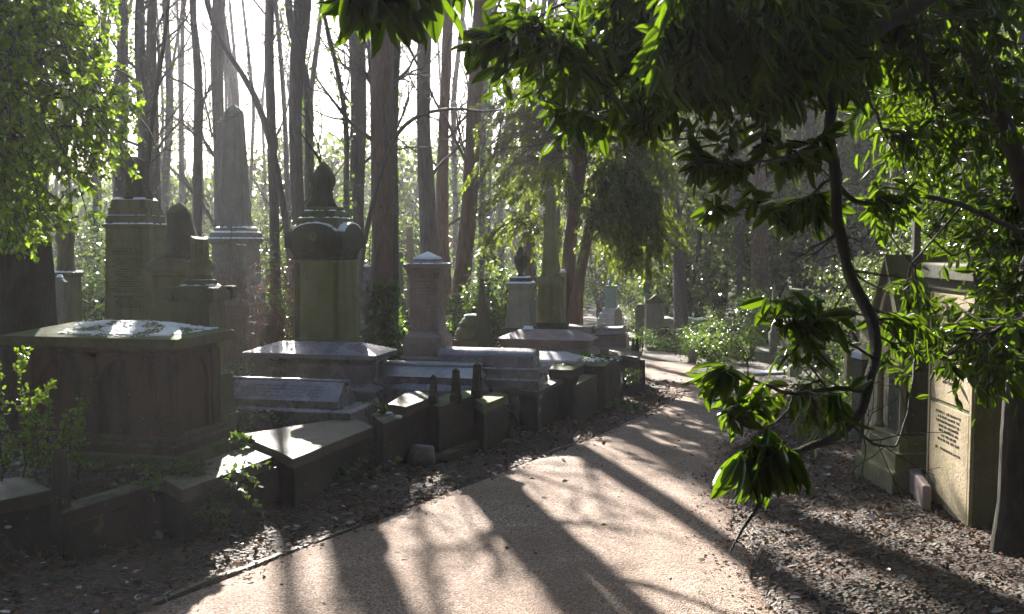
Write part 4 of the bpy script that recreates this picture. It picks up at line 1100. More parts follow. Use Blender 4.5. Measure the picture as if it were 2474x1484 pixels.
# --- named trunks, left to right
TR = [
 ('ivy_clad_tree', 'pale hazy tree trunk close to the left holly, forking near the top of the picture', [(300, 740, 34), (292, 400, 30), (298, 120, 26), (296, 0, 22)], 21, 'bark', 10, 900),
 ('forked_tree', 'hazy tree with two stems side by side left of the pale obelisk, left stem', [(352, 720, 34), (350, 300, 28), (334, 120, 26), (338, 0, 20)], 20, 'bark', 12, 500),
 ('forked_tree', 'hazy tree with two stems side by side left of the pale obelisk, right stem', [(372, 720, 36), (370, 300, 28), (364, 100, 24), (368, 0, 20)], 20.6, 'bark', 10, 0),
 ('leaning_sapling', 'thin dark sapling leaning right across the hazy trunks, upper left', [(330, 640, 10), (372, 250, 11), (395, 120, 9), (412, 0, 8)], 15, 'bark_dark', 5, 0),
 ('slender_tree', 'slender knobbly tree left of the pale obelisk with a dead side stub', [(474, 720, 24), (479, 380, 22), (480, 160, 20), (466, 60, 15), (463, 0, 13)], 22, 'bark', 12, 0),
 ('bare_tree', 'pale tree trunk rising behind the pale obelisk, reaching the brightest sky', [(540, 720, 40), (527, 300, 26), (524, 150, 30), (530, 0, 30)], 25, 'bark', 14, 0),
 ('leaning_tree', 'thin tree bending left to right over the pale obelisk, right of the brightest sky', [(705, 640, 16), (677, 450, 16), (647, 310, 15), (611, 205, 14), (545, 125, 12), (500, 60, 9)], 18.5, 'bark', 6, 0),
 ('bare_tree', 'hazy trunk with bright sky both sides, between the hazy obelisk and dark smooth trunk', [(668, 700, 24), (655, 300, 22), (648, 120, 22), (652, 0, 20)], 26, 'bark', 14, 0),
 ('smooth_tree', 'dark smooth trunk curving up just left of the central draped urn', [(732, 760, 40), (721, 529, 31), (711, 320, 29), (717, 180, 32), (730, 42, 42), (734, 0, 44)], 19, 'bark', 10, 0),
 ('bare_tree', 'pale trunk half hidden behind the dark smooth trunk, left of the draped urn', [(752, 740, 26), (745, 400, 22), (748, 200, 20), (702, 80, 18), (695, 0, 16)], 23, 'bark', 10, 300),
 ('slender_tree', 'slender dark stem between draped urn and the pale straight trunk', [(838, 600, 15), (835, 440, 14), (840, 300, 12), (800, 100, 10), (770, 0, 8)], 21, 'bark', 8, 500),
 ('bare_tree', 'straight pale trunk right of the draped urn and left of the thick red trunk', [(862, 760, 40), (860, 500, 36), (866, 250, 36), (862, 100, 40), (860, 0, 40)], 22, 'bark', 10, 0),
 ('thick_red_tree', 'thickest reddish-brown double trunk in the centre left, ivy round its foot', [(915, 815, 56), (925, 600, 52), (922, 330, 52), (925, 120, 56), (925, 0, 56)], 16.5, 'bark_red', 10, 1500),
 ('bare_tree', 'pale trunk grown against the right side of the thick red trunk', [(948, 815, 30), (950, 560, 24), (948, 300, 22), (955, 120, 24), (958, 0, 26)], 17.2, 'bark', 6, 200),
 ('bare_tree', 'smooth grey trunk flaring at its foot, above the granite pedestal', [(1043, 720, 54), (1034, 560, 40), (1022, 300, 32), (1026, 100, 32), (1030, 0, 34)], 21, 'bark', 8, 0),
 ('twisted_tree', 'rough twisted brown trunk right of the smooth grey one above the granite pedestal', [(1072, 720, 36), (1068, 560, 28), (1072, 280, 24), (1080, 130, 24), (1083, 0, 24)], 22.5, 'bark_red', 9, 300),
 ('brown_tree', 'brown trunk with an ivy clad foot, rising behind the jagged stone', [(1108, 730, 46), (1128, 560, 38), (1142, 330, 36), (1152, 160, 34), (1163, 0, 34)], 20, 'bark_red', 10, 1300),
 ('slender_tree', 'slender brown trunk rising left of the tall slim obelisk, behind the urn', [(1278, 740, 22), (1274, 500, 20), (1268, 300, 18), (1262, 0, 16)], 21.5, 'bark_red', 8, 0),
 ('slender_tree', 'slender trunk directly behind the tall slim obelisk', [(1345, 740, 20), (1340, 460, 20), (1335, 250, 18), (1330, 0, 16)], 23, 'bark', 8, 0),
]
for (nm, lab, pts, d, mt, li, iv) in TR:
    tree(nm, lab, pts, d, mt, int(li * 1.1), ivy=iv, ivy_z=(0, 9 if iv < 1200 and mt == 'bark' else 1.4), group=None)

# thin bare sapling growing up across the thick red trunk
def wood(name, label, polys, mat, cat='branch', parts=None, sides=8, group=None, sub=None, leafb=None, leafmat_=None):
    """polys: list of [(px,py,w,d)...]; one mesh part per poly list"""
    L = [pixline(p, 5) for p in polys]; org = np.array([L[0][0][0], L[0][0][1], max(0.0, gz(L[0][0][0], L[0][0][1]))])
    t = thing(name, label, cat, tuple(org), 0, group)
    Ps = []; Rs = []
    for i, l in enumerate(L):
        A = resample(l, 28); Ps.append(A[:, :3]); Rs.append(A[:, 3])
    V, F = tubes(np.stack(Ps)[:1], np.stack(Rs)[:1], sides); mesh_obj('stem', V - org, F, M[mat], t, smooth=True)
    for i in range(1, len(L)):
        V, F = tubes(np.stack(Ps)[i:i+1], np.stack(Rs)[i:i+1], max(5, sides - 2)); mesh_obj('branch', V - org, F, M[mat], t, smooth=True)
    return t, np.stack(Ps), np.stack(Rs), org
t, P, Rr, org = wood('bare_sapling', 'thin bare sapling arching across the thick red trunk toward the right',
    [[(862, 830, 13, 15), (870, 640, 12, 15), (893, 520, 12, 15), (925, 390, 11, 15), (965, 310, 10, 14.5), (1020, 272, 9, 14), (1110, 260, 7, 13.5), (1180, 275, 5, 13), (1235, 262, 3, 13)],
     [(950, 330, 6, 15), (968, 290, 5, 15), (985, 235, 3, 15), (1010, 180, 2, 15)], [(905, 470, 5, 15), (930, 520, 3, 15), (955, 480, 2, 15)], [(1110, 260, 4, 13.5), (1160, 225, 3, 13.4), (1230, 215, 2, 13.2)]], 'bark', 'sapling')
P2, R2 = spawn(P, Rr, 14, .8, 50, .2, 6, .35, 1, .5, .15, .003); P3, R3 = spawn(P2, R2, 3, .4, 40, 0, 4, .2, 1, .6, .2, .002)
V, F = join([tubes(P2, R2, 4), tubes(P3, R3, 3)]); mesh_obj('twigs', V - org, F, M['twig'], t)
t, P, Rr, org = wood('forked_branch', 'bare forked twig rising behind the hooded urn against the bright sky',
    [[(786, 700, 8, 14), (779, 400, 8, 14), (765, 372, 7, 14), (745, 350, 6, 14), (725, 320, 4, 14)], [(776, 385, 5, 14), (768, 350, 4, 14), (745, 290, 3, 14), (738, 250, 2, 14)], [(766, 360, 4, 14), (777, 320, 3, 14), (775, 250, 2, 14)]], 'bark_dark', 'branch')

# twin leaning trunks and the yew
t, P, Rr, org = tree('yew_tree', 'drooping feathery yew with a leaning brown trunk, right of the slender grey-green obelisk',
    [(1386, 772, 42), (1395, 690, 24), (1420, 575, 22), (1445, 467, 22), (1480, 410, 20), (1500, 340, 18)], 17.9, 'bark_red', 0, top=9)
def boughs(srcs, targets, droop=.5, n=9, r0=.02, sag=.12):
    """curved branches from nearest source point to each target"""
    S = np.concatenate(srcs); T = np.asarray(targets); out = []
    for q in T:
        d = np.linalg.norm(S - q, axis=1) + np.abs(S[:, 2] - (q[2] + droop)) * .6
        s = S[np.argmin(d)]; u = np.linspace(0, 1, n)[:, None]
        ln = np.linalg.norm(q - s); mid = (s + q) / 2 + np.array([0, 0, ln * sag * 2.2]) + rng.normal(size=3) * ln * .07
        c = (1 - u) ** 2 * s + 2 * u * (1 - u) * mid + u ** 2 * q
        c[1:-1] += rng.normal(size=(n - 2, 3)) * ln * .012
        out.append(c)
    P = np.stack(out); Rr = (r0 * np.linspace(1, .2, n))[None].repeat(len(T), 0)
    return P, Rr
def region(poly, n, d0, d1, power=1.0):
    """n random points whose image falls in a polygon (measured on the photo) between two distances"""
    xs = [p[0] for p in poly]; ys = [p[1] for p in poly]; out = []
    while len(out) < n:
        x, y = random.uniform(min(xs), max(xs)), random.uniform(min(ys), max(ys)); ins = False
        for i in range(len(poly)):
            (x1, y1), (x2, y2) = poly[i], poly[i - 1]
            if (y1 > y) != (y2 > y) and x < (x2 - x1) * (y - y1) / (y2 - y1) + x1: ins = not ins
        if ins: out.append(vv(W(x, y, d0 + (d1 - d0) * random.random() ** power)))
    return np.array(out)
Rg = region([(1120, 340), (1230, 240), (1600, 230), (1650, 400), (1625, 560), (1560, 660), (1500, 670), (1440, 600), (1250, 640), (1160, 660), (1130, 560)], 100, 17.0, 20.0)
Rg2 = region([(1480, 420), (1640, 470), (1630, 600), (1540, 680), (1470, 600)], 42, 17, 18.6)
S = P[0][8:]
S2 = S + np.array([-.9, .3, .2])
P1, R1 = boughs([S, S2], np.concatenate([Rg, Rg2]), .9, 9, .02, .15)
P2, R2 = spawn(P1, R1, 10, .72, 46, -.8, 7, .12, 1, .3, .12, .0018, .5, lt=.3)
V, F = join([tubes(P1, R1, 5), tubes(P2, R2, 3)]); mesh_obj('crown', V - org, F, M['bark_dark'], t)
leaf_obj('foliage', M['yew'], t, [along(P2, 34, 'needle', .10, .5, .9, 0, 2.0, 1, .9)], org)
tree('brown_tree', 'upright brown trunk sharing its foot with the leaning yew', [(1372, 772, 44), (1368, 640, 30), (1380, 540, 30), (1397, 440, 34), (1408, 300, 30), (1415, 100, 26)], 18.2, 'bark_red', 8, top=13)

# --- right hand background trunks
TR2 = [
 ('hazy_tree', 'hazy trunk left of the far chest tomb group, rising behind the yew branches', [(1645, 772, 34), (1640, 640, 30), (1625, 500, 30), (1600, 350, 28), (1590, 100, 24)], 27, 'bark', 8, 0),
 ('hazy_tree', 'slim hazy trunk left of the pair of stout trunks behind the vaulted monument', [(1795, 790, 26), (1790, 640, 22), (1780, 500, 20), (1770, 200, 18)], 28, 'bark', 8, 600),
 ('hazy_tree', 'stout hazy trunk behind the slim obelisk on the right', [(1842, 800, 44), (1835, 650, 38), (1830, 450, 32), (1825, 200, 28)], 25, 'bark_red', 8, 500),
 ('hazy_tree', 'dim trunk right of the vaulted monument among dark foliage', [(2000, 760, 36), (1985, 600, 30), (1960, 400, 28), (1950, 100, 24)], 26, 'bark', 8, 500),
 ('dark_tree', 'dim trunk right of the small distant cross', [(2180, 700, 44), (2175, 500, 38), (2160, 300, 34), (2150, 50, 30)], 18, 'bark', 8, 700),
 ('sunlit_edge_tree', 'tall brown trunk with one sunlit edge behind the right-edge monument', [(2390, 700, 66), (2375, 600, 62), (2350, 450, 54), (2330, 300, 50), (2310, 100, 44), (2300, 0, 40)], 10.5, 'bark_red', 7, 0),
 ('brown_tree', 'brown trunk at the far right edge behind the leaning black stem', [(2450, 700, 46), (2450, 500, 42), (2462, 300, 40), (2470, 100, 36)], 12, 'bark', 6, 0),
 ('dark_tree', 'dark shaded trunk in front of the monument at the lower right corner', [(2458, 1290, 84), (2446, 1150, 58), (2440, 1000, 52), (2445, 900, 50), (2500, 600, 50), (2560, 300, 50)], 6.7, 'bark_dark', 4, 0),
]
for (nm, lab, pts, d, mt, li, iv) in TR2: tree(nm, lab, pts, d, mt, li, ivy=iv, ivy_z=(0, 7))

# --- many hazy bare trees further back
k = 0; pos = []
while k < 62:
    x = random.uniform(-30, 26); y = random.uniform(27, 62)
    px = PW / 2 + x / y * PF
    if not (-250 < px < 1560): continue
    if any((x - a) ** 2 + (y - b) ** 2 < 4.5 for a, b in pos): continue
    if -1.0 < x + .24 * y < 4.8 and random.random() < .25: continue
    pos.append((x, y)); w = random.uniform(.12, .32); le = random.uniform(-.05, .05)
    pts = [(px + le * 0, 760, w / y * PF), (px + random.uniform(-12, 12), 500, w * .9 / y * PF), (px + random.uniform(-20, 20), 250, w * .8 / y * PF), (px + random.uniform(-34, 34), 0, w * .65 / y * PF)]
    tree('bare_tree', 'one of many bare trees fading into the bright mist behind the monuments', pts, y, "bark", 12, 3.0, 'bare trees fading into the mist', ivy=random.choice([0, 500, 900]), ivy_z=(0, random.uniform(3, 10)), top=17, t0=.15, sub=(6, 5), n_side=8)
    k += 1

# --- evergreen shrubs and ivy-clad trees behind
def crown_shrub(name, label, x, y, h, rx, nclump, nleaf, size, mat='shrub', group=None, z_lo=.15, stems=5, cat='shrub', kind='diamond', sig=.26):
    zg = gz(x, y); org = np.array([x, y, zg]); t = thing(name, label, cat, (x, y, zg), 0, group)
    u = rng.normal(size=(nclump, 3)); u = nrm(u) * (rng.uniform(.35, 1, nclump) ** .5)[:, None]
    C = np.stack([x + u[:, 0] * rx, y + u[:, 1] * rx, zg + h * (z_lo + (1 - z_lo) * (.5 + .5 * u[:, 2]))], 1)
    C[:, :2] += rng.normal(size=(nclump, 2)) * rx * .12
    S = []
    for _ in range(stems):
        a = rng.uniform(0, 6.28); e = np.array([x + math.cos(a) * rx * .4, y + math.sin(a) * rx * .4, zg + h * .85])
        S.append(np.linspace(org - [0, 0, .1], e, 8) + np.r_[[[0, 0, 0]], rng.normal(size=(7, 3)) * .04 * h ** .5])
    SR = np.tile(np.linspace(.02 + .012 * h, .01, 8), (stems, 1))
    P1, R1 = boughs(S, C, .4, 6, .014, .05)
    V, F = join([tubes(np.stack(S), SR, 6), tubes(P1, R1, 4)]); mesh_obj('trunk', V - org, F, M['bark_dark'], t, smooth=True)
    idx = np.repeat(np.arange(nclump), nleaf // nclump); n = len(idx)
    sg = sig * rng.uniform(.6, 1.4, nclump)[idx][:, None]
    Pq = C[idx] + rng.normal(size=(n, 3)) * sg * np.array([1, 1, .7])
    Pq[:, 2] = np.maximum(Pq[:, 2], zg + .03)
    D = nrm(rng.normal(size=(n, 3)) + (Pq - C[idx]) / sg * .8 + np.array([0, 0, -.35]))
    leaf_obj('crown', M[mat], t, [(kind, Pq, D, nrm(rng.normal(size=(n, 3)) * .8 + ZUP), rng.uniform(.7, 1.2, n) * size, 1.1)], org)
    return t
grp = 'evergreen shrubs in the misty background'
lab = 'one of the many evergreen shrubs along the misty back of the cemetery'
k = 0
for i in range(40):
    px = -150 + i * 44 + random.uniform(-20, 20); y = random.uniform(24, 40); x = (px - PW / 2) / PF * y
    if px > 1400 and px < 1640: y = max(y, 38); x = (px - PW / 2) / PF * y
    if 950 < px < 1400: y = random.uniform(32, 46); x = (px - PW / 2) / PF * y
    hh = random.uniform(1.6, 2.8) if 950 < px < 1400 else random.uniform(2.2, 4.2) if px < 1050 else random.uniform(3.2, 6.0)
    crown_shrub('evergreen_shrub', lab, x, y, hh, random.uniform(1.2, 2.0), 45, 2600, .10, 'shrub', grp)
# lower leafy bushes nearer
for (px, y, h, rx, lb) in ((690, 17.5, 1.0, .9, 'low leafy bush left of the central draped urn monument, behind it'), (600, 21, 1.8, 1.2, 'leafy bush with glinting leaves behind the pale obelisk plinth'),
                           (220, 17, 1.3, .9, 'dark bush between the hazy column and the inscribed monument'), (1120, 17.8, .9, .9, 'blue-green bush at the ivy clad foot of the brown tree, behind the granite pedestal'),
                           (1195, 18.2, 1.5, .6, 'sunlit yellow-green bush between the jagged stone and the urn monument'), (985, 17.8, .8, .7, 'low bush at the foot of the thick red trunk')):
    crown_shrub('leafy_bush', lb, (px - PW / 2) / PF * y, y, h, rx, 40, 3200, .06, 'ivy', 'low leafy bushes among the monuments', .02, kind='ivy', sig=.14)
# tall evergreen mass on the right
grp = 'tall evergreens on the right of the path'; lab = 'one of the tall dark evergreens massed on the right beyond the path'
for i, (px, y, h, rx) in enumerate([(1660, 30, 9.5, 2.1), (1730, 33, 11, 2.4), (1800, 30, 11, 2.2), (1880, 33, 12, 2.6), (1960, 29, 11, 2.3), (2040, 32, 12, 2.5), (2110, 27, 10.5, 2.3), (2190, 30, 12, 2.6), (2260, 25, 10.5, 2.3), (2340, 28, 12, 2.6), (2420, 24, 10.5, 2.3), (2510, 27, 12, 2.6),
                                    (1690, 40, 14, 2.6), (1600, 42, 13, 2.4), (1850, 42, 15, 2.8), (2000, 40, 15, 2.8), (2150, 38, 15, 2.8), (2300, 36, 15, 2.8), (2450, 35, 15, 2.8), (2590, 30, 13, 2.6), (1530, 48, 13, 2.4), (2540, 18, 9, 1.8)]):
    crown_shrub('evergreen_tree', lab, (px - PW / 2) / PF * y, y, h, rx, 150, 5600 if y < 34 else 4200, .16 if y < 34 else .22, 'shrub', grp, .06, 4, 'tree', sig=.42)
for (px, y, h, rx, lb) in ((2560, 9.6, 4.2, 1.0, 'dark laurel bush crowding behind the right-edge monument'), (2420, 11.0, 3.6, .9, 'dark laurel bush between the two brown trunks at right'), (2700, 7.4, 4.0, 1.0, 'dark laurel bush right of the monument at the picture edge')):
    crown_shrub('dark_bush', lb, (px - PW / 2) / PF * y, y, h, rx, 70, 2600, .10, 'laurel', None, .02, kind='laurel', sig=.2)
for (px, y, h, rx, lb, mt) in ((2075, 17.5, 2.15, .95, 'round evergreen bush sparkling in the sun above the flat-lidded pedestal', 'shrub'), (1990, 22, 1.3, .8, 'low bush right of the vaulted monument', 'shrub'),
                               (1740, 22.5, .75, .8, 'sunlit yellow-green bush right of the hazy far chest tomb', 'ivy'), (1650, 24, .6, 1.0, 'low ivy bush below the kerb of the far chest tomb', 'ivy'), (1720, 20.6, .6, .6, 'dark ivy mound at the path bend left of the open grave kerb', 'ivy'),
                               (2240, 15, 3.2, 1.0, 'dark bush behind the gabled shrine', 'shrub'), (2330, 13.5, 3.5, 1.1, 'dark bush behind the right-edge monument', 'shrub'), (1600, 30, 2.0, 1.2, 'pale misty bush behind the pointed-roof monument', 'shrub'),
                               (1850, 24, 1.6, 1.1, 'misty bush behind the slim obelisk on the right', 'shrub'), (2150, 14.5, .7, .7, 'low ivy mound beside the flat-lidded pedestal', 'ivy'), (2020, 12.8, .35, .55, 'small yellow-green ivy mound at the right path edge', 'ivy')):
    crown_shrub('leafy_bush', lb, (px - PW / 2) / PF * y, y, h, rx, 60, 6500 if h > 1.5 else 2600, .055, mt, 'leafy bushes right of the path', .02, kind='oval', sig=.13)
# far-off wood closing the view
n = 90000
ang = rng.uniform(R(-38), R(38), n); dd = rng.uniform(62, 88, n); xx = np.sin(ang) * dd; yy = np.cos(ang) * dd
hmax = np.where(xx / yy > .08, 15, 8.5) + 2.5 * vnoise(xx + 200, yy, .15, 12); zz = gza(xx, yy) + hmax * rng.uniform(0, 1, n) ** .8
leaf_obj('far_wood', M['shrub'], None, [('diamond', np.stack([xx, yy, zz], 1), nrm(rng.normal(size=(n, 3))), nrm(rng.normal(size=(n, 3))), rng.uniform(.25, .6, n), 1.2)])
tag(bpy.data.objects['far_wood'], 'far-off wood closing the view in the mist', kind='stuff')

# --- bramble thicket and thin stems in front of the pale obelisk
t = thing('bramble_thicket', 'tangle of thin arching reddish bramble stems in front of the pale obelisk pedestal', 'bramble', tuple(vv(W(600, 600, 13.2))[:2]) + (.3,))
org = vv(t.location)
Sx = [vv(W(random.uniform(500, 720), 760, random.uniform(12.4, 14))) for _ in range(60)]
Pb = []
for s in Sx:
    s[2] = gz(s[0], s[1]); a = rng.uniform(0, 6.28); r = rng.uniform(.4, 1.1); hh = rng.uniform(.9, 2.1); u = np.linspace(0, 1, 12)[:, None]
    e = s + np.array([math.cos(a) * r, math.sin(a) * r * .6, hh * rng.uniform(.3, .9)]); m = s + (e - s) * .5 + np.array([0, 0, hh])
    Pb.append((1 - u) ** 2 * s + 2 * u * (1 - u) * m + u * u * e)
Pb = np.stack(Pb); Rb = np.tile(np.linspace(.006, .002, 12), (len(Pb), 1))
P2, R2 = spawn(Pb, Rb, 7, .6, 60, -.2, 6, .3, 1, .7, .2, .0016, .5); P3, R3 = spawn(P2, R2, 3, .3, 50, 0, 4, .2, 1, .8, .2, .0014, .6)
V, F = join([tubes(Pb, Rb, 4), tubes(P2, R2, 3), tubes(P3, R3, 3)]); mesh_obj('stems', V - org, F, flat('bramble_stem', (.17, .09, .06)), t)
leaf_obj('dead_leaves', M['deadred'], t, [along(P3[:160], 1, 'oval', .05)], org)
# thin twiggy conifer-like dead branches, centre
t, P, Rr, org = wood('twiggy_branches', 'spray of fine bare drooping twigs left of the laurel leaves, upper centre',
    [[(1400, 280, 8, 17), (1330, 300, 6, 16.8), (1240, 325, 4, 16.6)], [(1400, 330, 8, 17), (1320, 350, 6, 16.5), (1210, 360, 4, 16.2)], [(1390, 380, 8, 17), (1300, 385, 5, 16.6), (1225, 400, 3, 16.4)], [(1380, 250, 7, 17), (1300, 260, 5, 16.6), (1215, 290, 3, 16.4)]], 'bark', 'branch')
P2, R2 = spawn(P, Rr, 40, .9, 35, -.5, 7, .1, 1, .5, .08, .002); P3, R3 = spawn(P2, R2, 4, .35, 40, -.3, 4, .1, 1, .8, .1, .0018)
V, F = join([tubes(P2, R2, 3), tubes(P3, R3, 3)]); mesh_obj('twigs', V - org, F, M['twig'], t)

# --- holly tree, left
t, P, Rr, org = tree('holly_tree', 'holly tree with massive dark trunk and glossy sunlit leaves at the left edge',
    [(62, 790, 140), (62, 700, 132), (50, 560, 126), (40, 350, 110), (60, 0, 90)], 9.2, 'bark_dark', 0, top=7)
T1 = region([(-90, -60), (265, -60), (285, 60), (262, 180), (295, 300), (270, 400), (275, 500), (230, 540), (130, 600), (30, 610), (-90, 560)], 330, 6.2, 9.0)
T2 = region([(240, 160), (330, 260), (400, 330), (420, 370), (330, 390), (345, 450), (280, 400)], 16, 6.6, 7.4)
S = P[0][6:]
P1, R1 = boughs([S, S + np.array([.25, -.8, .3]), S + np.array([.7, -.4, .1])], np.concatenate([T1, T2]), .5, 9, .013, .10)
P2, R2 = spawn(P1, R1, 5, .32, 45, -.5, 6, .35, 1, .6, .12, .002, .5)
V, F = join([tubes(P1, R1, 5), tubes(P2, R2, 3)]); mesh_obj('crown', V - org, F, M['bark_dark'], t, smooth=True)
leaf_obj('foliage', M['holly'], t, [along(P2, 9, 'ivy', .052, .4, 1, 0, .8, .8), along(P1, 5, 'ivy', .05, .4, 1, .55, .8, .8)], org)

# --- upright young holly shoots, lower left
for i, (pb, pt, d, lb) in enumerate((((55, 1150), (52, 838), 7.5, 'tallest upright sunlit evergreen shoot in the left foreground'), ((8, 1150), (-6, 872), 7.4, 'upright evergreen shoot cut by the left picture edge'),
                                 ((120, 1160), (114, 918), 7.6, 'upright evergreen shoot second from the left, above the pointed post'), ((190, 1150), (188, 958), 7.7, 'shortest upright evergreen shoot, right of the pointed post'), ((150, 1150), (160, 1010), 7.6, 'small bushy evergreen shoot between two taller ones'), ((90, 1150), (84, 935), 7.45, 'slim evergreen shoot beside the tallest one'))):
    b_ = vv(W(pb[0], pb[1], d)); e_ = vv(W(pt[0], pt[1], d)); b_[2] = gz(b_[0], b_[1]) - .02
    t = thing('holly_shoot', lb, 'shrub', tuple(b_), 0, 'upright evergreen shoots in the left foreground')
    P0 = (b_ + (e_ - b_) * np.linspace(0, 1, 12)[:, None] + np.r_[[[0, 0, 0]], rng.normal(size=(11, 3)) * .008])[None]; R0 = np.linspace(.008, .002, 12)[None]
    P1, R1 = spawn(P0, R0, 28, .14, 50, .8, 5, .12, .97, .6, .1, .0016, .6, lt=.35)
    P1b, R1b = spawn(P0, R0, 2, .24, 30, .6, 7, .1, .7, .7, .12, .0016, .6); P1c, R1c = spawn(P1b, R1b, 6, .09, 50, .6, 5, .1, 1, .6, .1, .0014, .6); P1 = np.concatenate([P1, P1c]); R1 = np.concatenate([R1, R1c])
    V, F = join([tubes(P0, R0, 5), tubes(P1, R1, 3), tubes(P1b, R1b, 3)]); mesh_obj('stem', V - b_, F, M['bark_dark'], t)
    leaf_obj('foliage', M['holly'], t, [along(P1, 7, 'oval', .038, .0, 1.1, .1, 1.1, .6), along(P0, 26, 'oval', .04, 0, 1.2, .2, 1.1, .6)], b_)

# --- trailing ivy clumps
def ivy_clump(label, px, py, z, sx, sy, sz, n, size=.055, hang=0.0, group='trailing ivy on the kerbs and tombs', name='trailing_ivy', mat='ivy'):
    c = vv(G(px, py, z)); t = thing(name, label, 'ivy', tuple(c), 0, group)
    m = max(6, n // 14); st = c + rng.normal(size=(m, 3)) * np.array([sx, sy, .01]); u = np.linspace(0, 1, 8)[None, :, None]
    e = st + rng.normal(size=(m, 3)) * np.array([sx, sy, 0]) * .9 + np.array([0, 0, 1]) * rng.uniform(-.2, 1, (m, 1)) * sz - np.array([-.3, .5, 1]) * hang * rng.uniform(0, 1, (m, 1))
    mid = (st + e) / 2 + np.array([0, 0, 1]) * sz * .8
    Pq = (1 - u) ** 2 * st[:, None] + 2 * u * (1 - u) * mid[:, None] + u * u * e[:, None]
    Pq[..., 2] = np.maximum(Pq[..., 2], gza(Pq[..., 0], Pq[..., 1]) + .01)
    V, F = tubes(Pq, np.tile(np.linspace(.003, .0015, 8), (m, 1)), 3); mesh_obj('stems', V - c, F, M['bark_dark'], t)
    leaf_obj('foliage', M[mat], t, [along(Pq, 14, 'ivy', size, .15, 1, 0, .9, 1.0)], c)
ivy_clump('ivy spilling over the dark kerb wall in the left foreground, tips sunlit', 430, 1150, .38, .20, .10, .12, 1000, .052, .32)
ivy_clump('ivy trailing down to the litter at the end of the left foreground kerb', 510, 1235, .18, .09, .06, .10, 240, .05, .18)
ivy_clump('ivy sprigs climbing on the lower left of the coped stone', 625, 965, .58, .13, .08, .13, 240, .05)
ivy_clump('dark ivy mat behind the flat ledger, left of the coped stone', 610, 1010, .42, .25, .12, .10, 420, .05)
ivy_clump('dark ivy below the wide paving slab in the shade', 770, 1150, .12, .2, .08, .12, 380, .05)
ivy_clump('two bright ivy leaves and a sprig beside the tomb plinth in the sun', 590, 1068, .46, .05, .05, .05, 40, .07)
ivy_clump('ivy on the ground at the right end of the chest tomb', 360, 1140, .36, .25, .10, .08, 300, .045)
ivy_clump('ivy tuft between the coped stone and the tall kerb block', 925, 1000, .5, .05, .05, .12, 120, .045)
ivy_clump('small bright green leaves in the verge litter beside the bucket', 1075, 1165, .02, .12, .05, .05, 110, .04)
ivy_clump('ivy and small weeds at the foot of the planter wall', 1480, 985, .02, .15, .15, .12, 240, .05)
ivy_clump('ivy scrambling on the broken end of the left row by the bend', 1530, 925, .2, .08, .1, .2, 260, .05)
ivy_clump('mossy weeds filling the square planter kerb', 1375, 884, .60, .12, .06, .03, 160, .03)
ivy_clump('snow-dusted leafy plants on top of the planter wall', 1430, 868, .60, .14, .09, .05, 260, .05)
c_ = vv(G(1430, 868, .63)); n = 160
leaf_obj('snow_flecks', M['snow'], None, [('diamond', c_ + rng.normal(size=(n, 3)) * np.array([.15, .08, .015]), nrm(rng.normal(size=(n, 3)) * np.array([1, 1, .2])), nrm(rng.normal(size=(n, 3)) * .25 + ZUP), rng.uniform(.03, .06, n), 1.2)])
tag(bpy.data.objects['snow_flecks'], 'flecks of snow lying on the planter wall plants', 'snow', kind='stuff')
for (px, py, z, s, lb) in ((940, 1000, .50, .035, 'small lump of snow on the rough kerb block, left one'), (962, 1008, .50, .03, 'small lump of snow on the rough kerb block, right one'), (1415, 804, .80, .03, 'small snow lump')):
    if s == .03 and px > 1000: continue
    q = G(px, py, z); t_ = MB().lathe([(-.01, s), (s * .3, s * .9), (s * .55, s * .5), (s * .6, .001)], 12, f=lambda a, z, r: r * (1 + .25 * math.sin(2 * a + 1) + .1 * math.sin(5 * a))).build('snow_lump', M['snow'], None, smooth=True); t_.location = q
    tag(t_, lb, 'snow', 'lumps of snow on the kerb block')

# --- ground ivy and litter
n = 26000
x = rng.uniform(-9, 2.2, n); y = rng.uniform(7.5, 24, n); keep = (x < np.interp(y, wl_y, wl_x) - .25) & (vnoise(x + 50, y, 1.1, 21) + .4 * vnoise(x + 50, y, 4, 22) > -.15)
x, y = x[keep], y[keep]; n = len(x)
leaf_obj('ground_ivy', M['ivy'], None, [('ivy', np.stack([x, y, gza(x, y) + np.abs(rng.normal(.05, .05, n))], 1), nrm(rng.normal(size=(n, 3)) * np.array([1, 1, .35])), nrm(rng.normal(size=(n, 3)) * .5 + ZUP), rng.uniform(.05, .09, n), 1.0)])
tag(bpy.data.objects['ground_ivy'], 'ivy carpeting the ground between the monuments', kind='stuff')
n = 9000
x = rng.uniform(2.4, 12, n); y = rng.uniform(9.5, 28, n); keep = (x > np.interp(y, pr_y, pr_x) + .5) & (vnoise(x + 50, y, .9, 25) > -.05)
x, y = x[keep], y[keep]; n = len(x)
leaf_obj('ground_ivy', M['ivy'], None, [('ivy', np.stack([x, y, gza(x, y) + np.abs(rng.normal(.05, .06, n))], 1), nrm(rng.normal(size=(n, 3)) * np.array([1, 1, .35])), nrm(rng.normal(size=(n, 3)) * .5 + ZUP), rng.uniform(.06, .1, n), 1.0)])
tag(bpy.data.objects['ground_ivy.001'], 'ivy carpeting the bank right of the path', kind='stuff')

